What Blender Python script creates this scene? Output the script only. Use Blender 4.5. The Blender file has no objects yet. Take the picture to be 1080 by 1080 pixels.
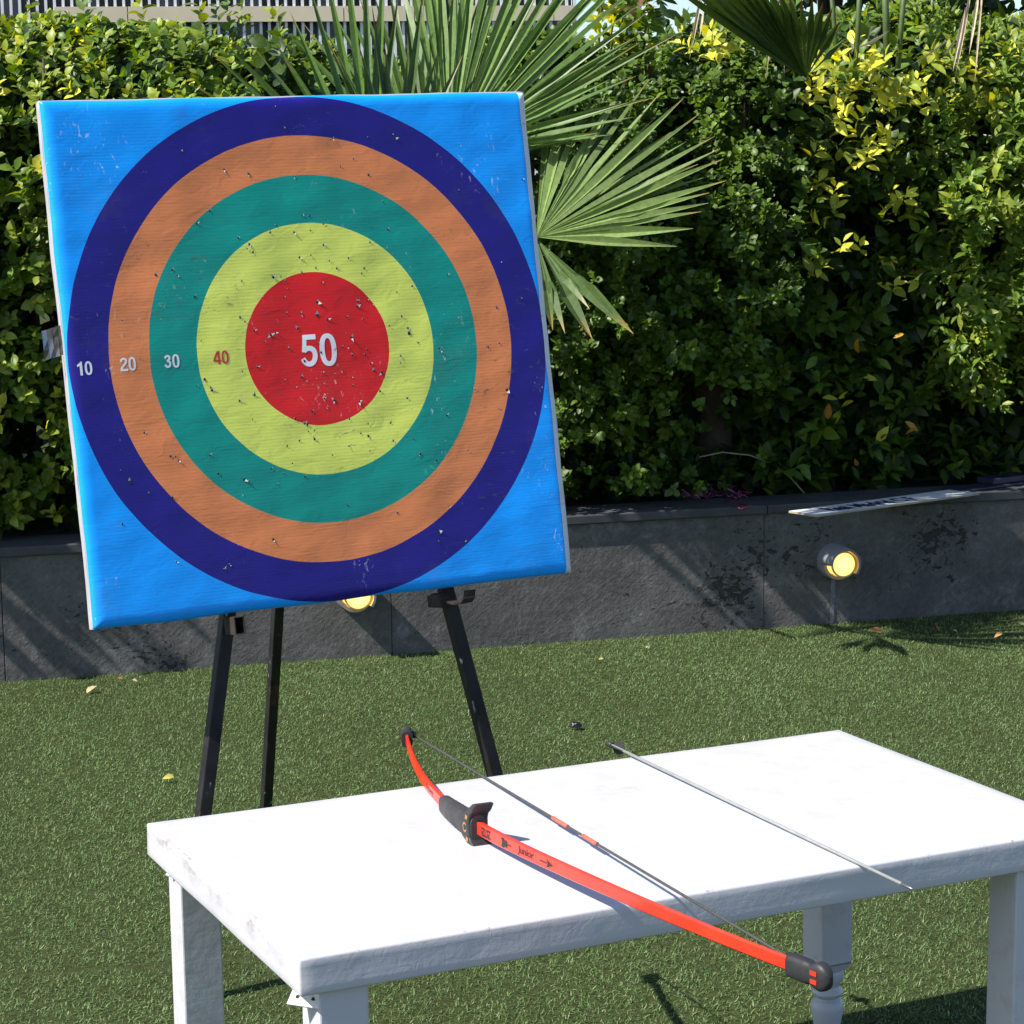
import bpy, bmesh, math, random
import numpy as np
from mathutils import Vector, Matrix, noise as mnoise

random.seed(7)
rng = np.random.default_rng(11)
SC = bpy.context.scene
COL = SC.collection

# ------------------------------------------------------------------ camera
H = 1.24                                   # lens height above the turf
FPX, PITCH, ROLL = 2390.0, math.atan(352 / 2390.0), -0.0145
cp, sp = math.cos(PITCH), math.sin(PITCH)
FWD = np.array([0, cp, -sp]); UP0 = np.array([0, sp, cp]); RT0 = np.array([1.0, 0, 0])
RT = math.cos(ROLL) * RT0 + math.sin(ROLL) * UP0
UPV = -math.sin(ROLL) * RT0 + math.cos(ROLL) * UP0
CAM = np.array([0, 0, H])
cd = bpy.data.cameras.new('camera')
cam = bpy.data.objects.new('camera', cd); COL.objects.link(cam)
cd.sensor_width = 36.0; cd.sensor_fit = 'HORIZONTAL'; cd.lens = 36.0 * FPX / 1080.0
cd.clip_start = 0.05; cd.clip_end = 600
cam.matrix_world = Matrix(((RT[0], UPV[0], -FWD[0], 0), (RT[1], UPV[1], -FWD[1], 0),
                           (RT[2], UPV[2], -FWD[2], H), (0, 0, 0, 1)))
SC.camera = cam

# ------------------------------------------------------------------ light
SUN_AZ, SUN_EL = math.radians(26.2), math.radians(47.0)      # direction the light travels
L = np.array([math.cos(SUN_AZ) * math.cos(SUN_EL), math.sin(SUN_AZ) * math.cos(SUN_EL), -math.sin(SUN_EL)])
sd = bpy.data.lights.new('sun', 'SUN'); sd.energy = 4.6; sd.angle = math.radians(0.53); sd.color = (1.0, 0.95, 0.875)
so = bpy.data.objects.new('sun', sd); COL.objects.link(so)
so.rotation_euler = Vector(L).to_track_quat('-Z', 'Y').to_euler()
so.location = (-6, -3, 8)
W = bpy.data.worlds.new('World'); SC.world = W; W.use_nodes = True
wn = W.node_tree; wn.nodes.clear()
wo = wn.nodes.new('ShaderNodeOutputWorld'); wb = wn.nodes.new('ShaderNodeBackground')
ws = wn.nodes.new('ShaderNodeTexSky'); ws.sky_type = 'NISHITA'; ws.sun_disc = False
ws.sun_elevation = SUN_EL; ws.sun_rotation = math.atan2(-L[0], -L[1])
ws.air_density = 1.0; ws.dust_density = 0.7; ws.ozone_density = 3.0
wb.inputs['Strength'].default_value = 0.10
wn.links.new(ws.outputs[0], wb.inputs[0]); wn.links.new(wb.outputs[0], wo.inputs[0])
vs = SC.view_settings
vs.view_transform = 'Standard'; vs.look = 'None'; vs.gamma = 1.0; vs.use_curve_mapping = False
vs.exposure = 0.88
SC.cycles.max_bounces = 8; SC.cycles.transparent_max_bounces = 8

# ------------------------------------------------------------------ geometry helpers
def ray(p):
    return FWD * FPX + RT * (p[0] - 540) - UPV * (p[1] - 540)
def onz(p, z=0.0):                       # point of a level plane seen at p
    d = ray(p); return CAM + d * ((z - H) / d[2])
def onp(p, P0, n):
    d = ray(p); return CAM + d * (((np.asarray(P0) - CAM) @ n) / (d @ n))
def ony(p, y):
    d = ray(p); return CAM + d * (y / d[1])
def unit(v):
    v = np.asarray(v, float); return v / np.linalg.norm(v, axis=-1, keepdims=True)
def rgb(r, g, b):                        # sRGB bytes -> linear
    f = lambda c: c / 12.92 if c <= 0.04045 else ((c + 0.055) / 1.055) ** 2.4
    return tuple(f(c / 255.0) for c in (r, g, b))

def mesh_np(name, verts, faces_list, mat, parent=None, cols=None, smooth=True):
    """verts (n,3); faces_list: list of int arrays (k, m)."""
    me = bpy.data.meshes.new(name)
    verts = np.asarray(verts, np.float32)
    me.vertices.add(len(verts)); me.vertices.foreach_set('co', verts.ravel())
    nl = sum(f.size for f in faces_list); npoly = sum(len(f) for f in faces_list)
    me.loops.add(nl); me.polygons.add(npoly)
    me.loops.foreach_set('vertex_index', np.concatenate([f.ravel() for f in faces_list]).astype(np.int32))
    tot = np.concatenate([np.full(len(f), f.shape[1]) for f in faces_list])
    st = np.concatenate([[0], np.cumsum(tot)[:-1]])
    me.polygons.foreach_set('loop_start', st.astype(np.int32))
    me.polygons.foreach_set('use_smooth', np.full(npoly, smooth))
    if cols is not None:
        a = me.attributes.new('Col', 'FLOAT_COLOR', 'POINT')
        c4 = np.ones((len(verts), 4), np.float32); c4[:, :3] = cols
        a.data.foreach_set('color', c4.ravel())
    me.update(calc_edges=True); me.validate()
    for m in (mat if isinstance(mat, (list, tuple)) else [mat]): me.materials.append(m)
    o = bpy.data.objects.new(name, me); COL.objects.link(o)
    if parent: o.parent = parent
    return o

def obj(name, bm, mat, parent=None, smooth=False, loc=None):
    me = bpy.data.meshes.new(name)
    bmesh.ops.recalc_face_normals(bm, faces=bm.faces)
    bm.to_mesh(me); bm.free()
    if smooth:
        me.polygons.foreach_set('use_smooth', np.full(len(me.polygons), True))
    for m in (mat if isinstance(mat, (list, tuple)) else [mat]): me.materials.append(m)
    o = bpy.data.objects.new(name, me); COL.objects.link(o)
    if parent: o.parent = parent
    if loc is not None: o.location = loc
    return o
def thing(name, label, cat, loc=(0, 0, 0), rotz=0.0, group=None, mat4=None):
    o = bpy.data.objects.new(name, None); COL.objects.link(o)
    o.empty_display_size = 0.1
    if mat4 is not None: o.matrix_world = mat4
    else: o.location = loc; o.rotation_euler = (0, 0, rotz)
    return tag(o, label, cat, group)
def tag(o, label, cat, group=None):
    o['label'] = label; o['category'] = cat
    if group: o['group'] = group
    return o
def struct(o, kind='structure'):
    o['kind'] = kind; return o

def bm_box(bm, lo, hi, M=None, mat=0):
    vs_ = [bm.verts.new(Vector((x, y, z))) for x in (lo[0], hi[0]) for y in (lo[1], hi[1]) for z in (lo[2], hi[2])]
    fs = []
    for q in ((0, 1, 3, 2), (4, 6, 7, 5), (0, 4, 5, 1), (2, 3, 7, 6), (0, 2, 6, 4), (1, 5, 7, 3)):
        f = bm.faces.new([vs_[i] for i in q]); f.material_index = mat; fs.append(f)
    if M is not None: bmesh.ops.transform(bm, matrix=M, verts=vs_)
    return vs_
def bm_tube(bm, pts, rad, seg=10, cap=True, mat=0, flat=None):
    """swept round tube; rad scalar or list; flat=(sx, sy) scales of section."""
    pts = [Vector(p) for p in pts]; n = len(pts)
    rad = [rad] * n if not hasattr(rad, '__len__') else rad
    t0 = (pts[1] - pts[0]).normalized()
    u = t0.orthogonal().normalized(); rings = []
    for i, p in enumerate(pts):
        t = (pts[min(i + 1, n - 1)] - pts[max(i - 1, 0)]).normalized()
        u = (u - t * u.dot(t)).normalized(); v = t.cross(u)
        rings.append([bm.verts.new(p + (u * math.cos(a) + v * math.sin(a)) * rad[i])
                      for a in [2 * math.pi * k / seg for k in range(seg)]])
    for a, b in zip(rings, rings[1:]):
        for k in range(seg):
            f = bm.faces.new((a[k], a[(k + 1) % seg], b[(k + 1) % seg], b[k])); f.material_index = mat; f.smooth = True
    if cap:
        for r in (rings[0][::-1], rings[-1]):
            f = bm.faces.new(r); f.material_index = mat
    return rings
def bm_lathe(bm, prof, seg=28, M=None, mat=0, cap=True):
    rings = []
    for r, z in prof:
        rings.append([bm.verts.new((r * math.cos(2 * math.pi * k / seg), r * math.sin(2 * math.pi * k / seg), z)) for k in range(seg)])
    for a, b in zip(rings, rings[1:]):
        for k in range(seg):
            f = bm.faces.new((a[k], a[(k + 1) % seg], b[(k + 1) % seg], b[k])); f.smooth = True; f.material_index = mat
    if cap:
        for r in (rings[0][::-1], rings[-1]):
            f = bm.faces.new(r); f.material_index = mat
    if M is not None: bmesh.ops.transform(bm, matrix=M, verts=[v for r in rings for v in r])
    return rings
def frame(o, x, y, z):
    return Matrix(((x[0], y[0], z[0], o[0]), (x[1], y[1], z[1], o[1]), (x[2], y[2], z[2], o[2]), (0, 0, 0, 1)))
def bevel(o, w, seg=2, ang=35):
    m = o.modifiers.new('bevel', 'BEVEL'); m.width = w; m.segments = seg
    m.limit_method = 'ANGLE'; m.angle_limit = math.radians(ang); m.harden_normals = False
    return o
def text_mesh(s, size=1.0, bold=0.0, shear=0.0):
    cu = bpy.data.curves.new('t', 'FONT'); cu.body = s; cu.size = size; cu.offset = bold; cu.shear = shear
    cu.align_x = 'CENTER'; cu.resolution_u = 6
    o = bpy.data.objects.new('t', cu); COL.objects.link(o)
    dg = bpy.context.evaluated_depsgraph_get(); ev = o.evaluated_get(dg); me = ev.to_mesh()
    V = [tuple(v.co) for v in me.vertices]; F = [tuple(p.vertices) for p in me.polygons]
    ev.to_mesh_clear(); bpy.data.objects.remove(o); bpy.data.curves.remove(cu)
    a = np.array(V); cy = (a[:, 1].min() + a[:, 1].max()) / 2; cx = (a[:, 0].min() + a[:, 0].max()) / 2
    a[:, 0] -= cx; a[:, 1] -= cy
    return a, F

# ------------------------------------------------------------------ material helpers
class NT:
    def __init__(s, name):
        s.m = bpy.data.materials.new(name); s.m.use_nodes = True
        s.t = s.m.node_tree; s.b = s.t.nodes['Principled BSDF']; s.out = s.t.nodes['Material Output']
    def n(s, kind, **kw):
        x = s.t.nodes.new(kind)
        for k, v in kw.items():
            if k in x.inputs.keys() if isinstance(k, str) else False: x.inputs[k].default_value = v
            else: setattr(x, k, v)
        return x
    def l(s, a, b): s.t.links.new(a, b)
    def coord(s, kind='Object', scale=(1, 1, 1), rot=(0, 0, 0)):
        c = s.n('ShaderNodeTexCoord'); mp = s.n('ShaderNodeMapping')
        mp.inputs['Scale'].default_value = scale; mp.inputs['Rotation'].default_value = rot
        s.l(c.outputs[kind], mp.inputs[0]); return mp.outputs[0]
    def noise(s, vec, scale, detail=4, rough=0.55, dist=0.0):
        x = s.n('ShaderNodeTexNoise'); x.inputs['Scale'].default_value = scale
        x.inputs['Detail'].default_value = detail; x.inputs['Roughness'].default_value = rough
        x.inputs['Distortion'].default_value = dist
        if vec is not None: s.l(vec, x.inputs['Vector'])
        return x.outputs['Fac']
    def ramp(s, fac, stops, interp='LINEAR'):
        x = s.n('ShaderNodeValToRGB'); x.color_ramp.interpolation = interp
        el = x.color_ramp.elements
        while len(el) < len(stops): el.new(0.5)
        for e, (p, c) in zip(el, stops):
            e.position = p; e.color = (c[0], c[1], c[2], 1) if hasattr(c, '__len__') else (c, c, c, 1)
        s.l(fac, x.inputs[0]); return x.outputs[0]
    def mix(s, fac, a, b, blend='MIX'):
        x = s.n('ShaderNodeMix'); x.data_type = 'RGBA'; x.blend_type = blend
        for sock, v in ((x.inputs[0], fac), (x.inputs[6], a), (x.inputs[7], b)):
            if isinstance(v, (int, float)): sock.default_value = v
            elif isinstance(v, tuple): sock.default_value = (*v[:3], 1)
            else: s.l(v, sock)
        return x.outputs[2]
    def math(s, op, a, b=None, clamp=False):
        x = s.n('ShaderNodeMath'); x.operation = op; x.use_clamp = clamp
        for i, v in enumerate((a, b)):
            if v is None: continue
            if isinstance(v, (int, float)): x.inputs[i].default_value = v
            else: s.l(v, x.inputs[i])
        return x.outputs[0]
    def bump(s, h, strength=0.3, dist=0.002, prev=None):
        x = s.n('ShaderNodeBump'); x.inputs['Strength'].default_value = strength; x.inputs['Distance'].default_value = dist
        s.l(h, x.inputs['Height'])
        if prev is not None: s.l(prev, x.inputs['Normal'])
        return x.outputs[0]
    def set(s, **kw):
        names = dict(col='Base Color', rough='Roughness', metal='Metallic', spec='Specular IOR Level', nor='Normal', coat='Coat Weight', sheen='Sheen Weight')
        for k, v in kw.items():
            i = s.b.inputs[names[k]]
            if isinstance(v, (int, float)): i.default_value = v
            elif isinstance(v, tuple): i.default_value = (*v[:3], 1)
            else: s.l(v, i)
        return s

def simple(name, col, rough=0.5, var=0.15, scale=30, bump=0.0, metal=0.0, spec=0.5):
    m = NT(name); v = m.coord()
    f = m.noise(v, scale, 5)
    c2 = tuple(c * (1 - var) for c in col); c3 = tuple(min(1, c * (1 + var)) for c in col)
    m.set(col=m.ramp(f, [(0.3, c2), (0.7, c3)]), rough=m.ramp(m.noise(v, scale * 1.7, 4), [(0.3, rough * 0.85), (0.7, min(1, rough * 1.15))]), metal=metal, spec=spec)
    if bump: m.set(nor=m.bump(m.noise(v, scale * 3, 6), bump, 0.002))
    return m.m

def leaf_material(name, rough=0.42, transl=0.34, spec=0.32):
    m = NT(name)
    a = m.n('ShaderNodeAttribute'); a.attribute_name = 'Col'
    f = m.noise(m.coord(scale=(1, 1, 1)), 90, 3)
    c = m.mix(1.0, a.outputs['Color'], m.ramp(f, [(0.3, 0.8), (0.75, 1.2)]), 'MULTIPLY')
    m.set(col=c, rough=rough, spec=spec)
    tr = m.n('ShaderNodeBsdfTranslucent')
    hs = m.n('ShaderNodeHueSaturation'); hs.inputs['Hue'].default_value = 0.485; hs.inputs['Saturation'].default_value = 1.15; hs.inputs['Value'].default_value = 1.3
    m.l(c, hs.inputs['Color']); m.l(hs.outputs[0], tr.inputs[0])
    mx = m.n('ShaderNodeMixShader'); mx.inputs[0].default_value = transl
    m.l(m.b.outputs[0], mx.inputs[1]); m.l(tr.outputs[0], mx.inputs[2]); m.l(mx.outputs[0], m.out.inputs[0])
    return m.m

M_leaf = leaf_material('leaf')
M_palm = leaf_material('palm_leaf', 0.42, 0.18)
M_dry = leaf_material('dry_leaf', 0.8, 0.2, 0.2)
M_turf = leaf_material('turf_fibre', 0.6, 0.10, 0.12)
M_bark = simple('bark', (0.06, 0.045, 0.032), 0.9, 0.35, 25, 0.8)
M_twig = simple('twig', (0.10, 0.075, 0.05), 0.85, 0.3, 40, 0.4)

# ================================================================== SETTING
# ---- ground: one sheet to the horizon
m = NT('turf_backing'); v = m.coord()
m.set(col=m.ramp(m.noise(v, 60, 6), [(0.3, (0.025, 0.034, 0.012)), (0.7, (0.06, 0.075, 0.025))]), rough=0.95, spec=0.1,
      nor=m.bump(m.noise(v, 180, 4), 0.6, 0.01))
bm = bmesh.new()
vv = [bm.verts.new(p) for p in ((-150, -150, 0), (150, -150, 0), (150, 150, 0), (-150, 150, 0))]; bm.faces.new(vv)
struct(obj('ground', bm, m.m))

# ---- wall frame of reference
w0 = onz((0, 720)); w1 = onz((1080, 643))
EW = unit(w1 - w0); NW = np.array([EW[1], -EW[0], 0.0])         # along the wall / towards the viewer
def wall_px(p, d=0.0):                                          # (s, z) on the plane d in front of the wall face
    P = onp(p, w0 + NW * d, NW); return P
WO = wall_px((540, 600)); WO[2] = 0.0
def wpt(s, z, d=0.0):
    return WO + EW * s + NW * d + np.array([0, 0, z])
def wsz(p, d=0.0):
    P = wall_px(p, d); return (P - WO) @ EW, P[2]
z_top = float(np.mean([wsz((92, 582))[1], wsz((600, 552))[1], wsz((1080, 527))[1]]))   # underside of the coping

# ---- turf fibres
def turf():
    n = 740000
    x = rng.uniform(-2.3, 2.7, n); y = rng.uniform(2.55, 7.2, n)
    P = np.stack([x, y, np.zeros(n)], 1)
    d = (P - WO) @ NW
    vis = np.abs(x) < 0.26 * y + 0.42
    keep = (d > 0.004) & vis
    # seam between two rolls of turf
    sA, sB = onz((0, 1030)), onz((265, 1013)); se = unit(sB - sA); sn = np.array([-se[1], se[0], 0])
    off = (P - sA) @ sn
    keep &= ~((np.abs(off + 0.004 * np.sin(x * 30)) < 0.011) & (x < 0.1) & (rng.uniform(size=n) < 0.95))
    P = P[keep]; n = len(P)
    patch = np.array([mnoise.noise(Vector((p[0] * 2.2, p[1] * 2.2, 0.3))) for p in P[::1]]) if n < 1 else \
        np.sin(P[:, 0] * 5.1 + 1.3 * np.sin(P[:, 1] * 3.7)) * np.sin(P[:, 1] * 4.3 + 1.1 * np.sin(P[:, 0] * 6.1))
    az = rng.uniform(0, 2 * np.pi, n)
    lean = np.radians(rng.uniform(25, 95, n)); curl = np.radians(rng.normal(0, 60, n))
    ln = rng.uniform(0.0065, 0.0135, n); wd = rng.uniform(0.0009, 0.0016, n)
    hd = np.stack([np.cos(az), np.sin(az), np.zeros(n)], 1)
    hd = unit(hd + np.array([0.06, -0.10, 0]))
    side = np.stack([-hd[:, 1], hd[:, 0], np.zeros(n)], 1)
    tw = rng.uniform(-1.2, 1.2, n)[:, None]
    V = np.zeros((n, 7, 3)); cur = P.copy(); a = lean.copy()
    for k in range(4):
        w = wd * (1.0, 0.95, 0.75, 0.0)[k]
        sv = side * np.cos(tw * k / 3) + np.array([0, 0, 1.0]) * np.sin(tw * k / 3) * 0.6
        if k < 3:
            V[:, 2 * k] = cur - sv * w[:, None] * 0.5; V[:, 2 * k + 1] = cur + sv * w[:, None] * 0.5
        else: V[:, 6] = cur
        dirv = hd * np.sin(a)[:, None] + np.array([0, 0, 1.0]) * np.cos(a)[:, None]
        cur = cur + dirv * (ln / 3)[:, None]; a = a + curl
        cur[:, 2] = np.maximum(cur[:, 2], 0.002)
    base = (np.arange(n) * 7)[:, None]
    q = np.concatenate([base + np.array([0, 1, 3, 2]), base + np.array([2, 3, 5, 4])])
    t = base + np.array([4, 5, 6])
    pal = np.array([(0.108, 0.174, 0.060), (0.072, 0.126, 0.042), (0.150, 0.215, 0.090), (0.23, 0.275, 0.155), (0.14, 0.14, 0.068)])
    ci = rng.choice(5, n, p=[0.40, 0.32, 0.18, 0.04, 0.06])
    c = pal[ci] * 1.13 * rng.uniform(0.8, 1.2, (n, 1)) * (1 + 0.13 * patch[:, None] + 0.10 * np.sin(P[:, :1] * 31 + 2 * np.sin(P[:, 1:2] * 23)) * np.sin(P[:, 1:2] * 27 + 2 * np.sin(P[:, :1] * 19)))
    return mesh_np('turf', V.reshape(-1, 3), [q, t], M_turf, cols=np.repeat(c, 7, 0), smooth=False)
t = tag(turf(), 'short curly artificial grass carpeting the ground', 'artificial grass'); t['kind'] = 'stuff'

# ---- low stone wall
def stone_material():
    m = NT('dark_stone'); v = m.coord()
    big = m.noise(v, 4.5, 9, 0.72); fine = m.noise(v, 60, 8, 0.7)
    c = m.mix(0.55, m.ramp(big, [(0.38, (0.050, 0.048, 0.045)), (0.64, (0.165, 0.158, 0.148))]), m.ramp(fine, [(0.25, (0.045, 0.043, 0.041)), (0.75, (0.16, 0.154, 0.146))]))
    # pits, gathered in patches
    pv = m.coord(scale=(1.0, 1.0, 1.5))
    pm = m.noise(v, 2.6, 3)
    off = m.math('MULTIPLY', m.math('SUBTRACT', pm, 0.56), 0.85)
    pA = m.ramp(m.math('ADD', m.noise(pv, 30, 4, 0.6, 0.5), off), [(0.645, 0.0), (0.685, 1.0)])
    pB = m.ramp(m.math('ADD', m.noise(pv, 75, 3, 0.6, 0.4), m.math('MULTIPLY', off, 0.7)), [(0.665, 0.0), (0.71, 1.0)])
    pit = m.math('MAXIMUM', pA, pB)
    # raking saw marks: turned first, then stretched
    mp2 = m.n('ShaderNodeMapping'); mp2.inputs['Scale'].default_value = (1.0, 1, 9.0)
    m.l(m.coord(rot=(0, math.radians(38), 0)), mp2.inputs[0])
    saw = m.noise(mp2.outputs[0], 13, 6, 0.7)
    c = m.mix(m.math('MULTIPLY', m.ramp(saw, [(0.52, 0.0), (0.75, 1.0)]), 0.45), c, (0.215, 0.208, 0.20))  # grazing light on the marks put into the colour as pale streaks
    pale = m.math('MULTIPLY', m.ramp(m.noise(v, 9, 8, 0.75, 0.4), [(0.54, 0.0), (0.66, 1.0)]), m.ramp(fine, [(0.40, 0.2), (0.60, 1.0)]))
    c = m.mix(m.math('MULTIPLY', pale, 0.55), c, (0.26, 0.255, 0.245))
    c = m.mix(pit, c, (0.040, 0.038, 0.036))
    h = m.math('SUBTRACT', m.math('ADD', m.math('MULTIPLY', saw, 0.32), m.math('ADD', m.math('MULTIPLY', fine, 0.8), m.math('MULTIPLY', m.noise(v, 14, 6, 0.65), 0.9))), m.math('MULTIPLY', pit, 2.2))
    m.set(col=c, rough=0.82, spec=0.3, nor=m.bump(h, 0.9, 0.0065))
    return m.m
M_stone = stone_material()
M_cope = simple('coping_stone', (0.050, 0.052, 0.057), 0.75, 0.25, 14, 0.3)
MW = frame(WO, EW, -NW, np.array([0, 0, 1.0]))       # local x along, y into the planter, z up
wall = thing('stone_wall', 'low dark grey pitted stone planter wall with flat coping behind the target', 'wall', mat4=MW)
joints = [-3.2, -2.25, -1.33, wsz((413, 650))[0], wsz((806, 600))[0], 1.52, 2.4, 3.3]
for a, b in zip(joints, joints[1:]):
    bm = bmesh.new(); bm_box(bm, (a + 0.0007, 0.0, -0.02), (b - 0.0007, 0.03, z_top - 0.001))
    bevel(obj('stone_panel', bm, M_stone, wall), 0.0015, 1)
bm = bmesh.new(); bm_box(bm, (-3.2, 0.033, -0.02), (3.3, 0.10, z_top - 0.002)); obj('wall_core', bm, simple('mortar', (0.08, 0.08, 0.085), 0.95, 0.2, 20), wall)
cj = [-3.2, -2.0, wsz((300, 560))[0], wsz((808, 535))[0], 1.75, 3.3]
for a, b in zip(cj, cj[1:]):
    bm = bmesh.new(); bm_box(bm, (a + 0.001, -0.012, z_top), (b - 0.001, 0.17, z_top + 0.024))
    bevel(obj('coping', bm, M_cope, wall), 0.003, 2)
ZC = z_top + 0.024                                    # top of the coping
bm = bmesh.new(); bm_box(bm, (-3.2, 0.172, -0.1), (3.3, 2.2, ZC - 0.02))
o = obj('planter_soil', bm, simple('soil', (0.035, 0.026, 0.018), 0.95, 0.4, 30, 0.8)); o.matrix_world = MW; struct(o)
# pale mortar drip below the right hand lamp
lp = wsz((880, 592))
bm = bmesh.new()
zs = np.linspace(wsz((877, 658))[1], lp[1] - 0.05, 8)
vl = []
for i, z in enumerate(zs):
    xs = lp[0] - 0.004 - 0.004 * (1 - i / 7) + 0.001 * math.sin(i * 2.1); w_ = 0.0065 + 0.001 * math.sin(i * 3.3)
    vl.append((bm.verts.new((xs - w_, -0.002, z)), bm.verts.new((xs + w_, -0.002, z))))
for p, q in zip(vl, vl[1:]): bm.faces.new((p[0], p[1], q[1], q[0]))
obj('mortar_streak', bm, simple('pale_mortar', (0.16, 0.165, 0.175), 0.9, 0.3, 60), wall)

# ---- wall lamps
def emis(name, col, strength):
    m = NT(name); m.set(col=(0.8, 0.7, 0.4), rough=0.3)
    c = m.n('ShaderNodeTexCoord'); g = m.n('ShaderNodeTexGradient'); g.gradient_type = 'SPHERICAL'
    mp = m.n('ShaderNodeMapping'); mp.inputs['Scale'].default_value = (22, 22, 22)
    m.l(c.outputs['Object'], mp.inputs[0]); m.l(mp.outputs[0], g.inputs[0])
    cc = m.ramp(g.outputs['Fac'], [(0.0, (1.0, 0.60, 0.10)), (0.45, (1.0, 0.74, 0.20)), (1.0, (1.0, 0.84, 0.34))])
    m.l(cc, m.b.inputs['Emission Color']); m.b.inputs['Emission Strength'].default_value = strength
    return m.m
M_lens = emis('lit_lens', (1, 0.8, 0.3), 0.72)
M_lampgrey = simple('lamp_grey_metal', (0.20, 0.20, 0.225), 0.45, 0.12, 40, 0.05)
M_gold = simple('lamp_glow_yellow', (0.75, 0.50, 0.14), 0.35, 0.1, 30)  # lens glow on the hood's inside put into a yellow colour
def wall_lamp(px, label):
    s, z = wsz(px)
    X, Y, Z = EW, np.array([0, 0, 1.0]), NW
    t = thing('wall_lamp', label, 'lamp', mat4=frame(wpt(s, z, 0.0), X, Y, Z), group='round lit lamps on the stone wall')
    R, r, D = 0.050, 0.0365, 0.085
    bm = bmesh.new(); seg = 72
    # hood: tube whose lower left front is cut away, thick rim
    def depth(a):
        d = math.degrees(a) % 360                      # 0 = right, 90 = up
        return 0.042 if 184 < d < 318 else D
    oo, ii = [], []
    for k in range(seg):
        a = 2 * math.pi * k / seg; c_, s_ = math.cos(a), math.sin(a); dp = depth(a)
        taper = 1 - 0.10 * dp / D
        oo.append((bm.verts.new((R * c_, R * s_, 0)), bm.verts.new((R * taper * c_, R * taper * s_, dp))))
        ri = r + 0.002
        ii.append((bm.verts.new((ri * c_, ri * s_, 0.012)), bm.verts.new((ri * c_, ri * s_, dp))))
    for k in range(seg):
        j = (k + 1) % seg
        f = bm.faces.new((oo[k][0], oo[j][0], oo[j][1], oo[k][1])); f.smooth = abs(depth(2 * math.pi * k / seg) - depth(2 * math.pi * j / seg)) < 1e-4
        f = bm.faces.new((ii[j][0], ii[k][0], ii[k][1], ii[j][1])); f.material_index = 1
        f = bm.faces.new((oo[k][1], oo[j][1], ii[j][1], ii[k][1]))
    obj('housing', bm, [M_lampgrey, M_gold], t)
    bm = bmesh.new(); bm_lathe(bm, [(r, 0.012), (r, 0.068), (r - 0.001, 0.0705), (r * 0.6, 0.0715), (0.0005, 0.072)], 40)
    ln = obj('lens', bm, M_lens, t)
    for vv_ in ln.data.vertices: vv_.co.z -= 0.072
    ln.location = (0, 0, 0.072)
    bm = bmesh.new()
    bm_lathe(bm, [(r - 0.004, 0.0695), (r + 0.0005, 0.0695), (r + 0.0005, 0.0735), (r - 0.004, 0.0735), (r - 0.004, 0.0695)], 40, cap=False)
    obj('lens_ring', bm, M_gold, t)
    return t
wall_lamp((879, 591), 'round lit wall lamp below the white lettered board')
wall_lamp((372, 624), 'round lit wall lamp half hidden below the bottom edge of the target')

# ================================================================== FOLIAGE
T_ROWS = np.array([0.0, 0.22, 0.5, 0.8, 1.0])
def leaves(P, D, N, ln, wd, cols, fold=0.28, curl=0.25, prof=(0.0, 0.72, 1.0, 0.62, 0.0)):
    n = len(P); D = unit(D); N = unit(N - D * np.sum(N * D, 1, keepdims=True)); S = np.cross(D, N)
    V = np.zeros((n, 11, 3)); ln = ln[:, None]; wd = wd[:, None]
    cu = (curl * (0.4 + rng.uniform(0, 1.2, n)))[:, None]
    def cen(t): return P + D * ln * t - N * ln * cu * t * t
    V[:, 0] = cen(0.0); V[:, 10] = cen(1.0)
    for i in range(3):
        t = T_ROWS[i + 1]; c = cen(t); hw = wd * 0.5 * prof[i + 1]
        V[:, 1 + 3 * i] = c - S * hw + N * hw * fold; V[:, 2 + 3 * i] = c; V[:, 3 + 3 * i] = c + S * hw + N * hw * fold
    b = (np.arange(n) * 11)[:, None]
    tri = np.concatenate([b + np.array(q) for q in ((0, 2, 1), (0, 3, 2), (7, 8, 10), (8, 9, 10))])
    quad = np.concatenate([b + np.array(q) for q in ((1, 2, 5, 4), (2, 3, 6, 5), (4, 5, 8, 7), (5, 6, 9, 8))])
    return V.reshape(-1, 3), tri, quad, np.repeat(cols, 11, 0)
def sprigs(S, O, k, twig, ln, wd, pal, palw, spread=(45, 75), lnvar=0.3, **kw):
    """S bases, O outward twig directions, k leaves each -> mesh arrays"""
    n = len(S); O = unit(O)
    ref = unit(rng.normal(size=(n, 3))); A = unit(np.cross(O, ref)); B = np.cross(O, A)
    tone = rng.uniform(0.78, 1.22, (n, 1))
    Ps, Ds, Ns, Ls, Cs = [], [], [], [], []
    pal = np.array(pal); base_ci = rng.choice(len(pal), n, p=palw)
    for j in range(k):
        t = (j + 0.6) / k
        ph = j * 2.4 + rng.uniform(-0.5, 0.5, n)
        rad = A * np.cos(ph)[:, None] + B * np.sin(ph)[:, None]
        ang = np.radians(rng.uniform(*spread, n) * (1.1 - 0.55 * t))
        D = O * np.cos(ang)[:, None] + rad * np.sin(ang)[:, None]
        Ps.append(S + O * (twig * t)[:, None] + rad * 0.002); Ds.append(D)
        Ns.append(O - L * 1.0 + 0.42 * rng.normal(size=(n, 3)) + np.array([0, 0, 0.15]))
        Ls.append(ln * (0.75 + 0.35 * math.sin(math.pi * min(t + 0.15, 1))) * rng.uniform(1 - lnvar, 1 + lnvar, n))
        ci = np.where(rng.uniform(size=n) < 0.7, base_ci, rng.choice(len(pal), n, p=palw))
        Cs.append(pal[ci] * tone * rng.uniform(0.85, 1.15, (n, 1)))
    P, D, N, Lg, C = (np.concatenate(x) for x in (Ps, Ds, Ns, Ls, Cs))
    return leaves(P, D, N, Lg, Lg * (wd / ln) * rng.uniform(0.85, 1.15, len(Lg)), C, **kw)
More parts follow.
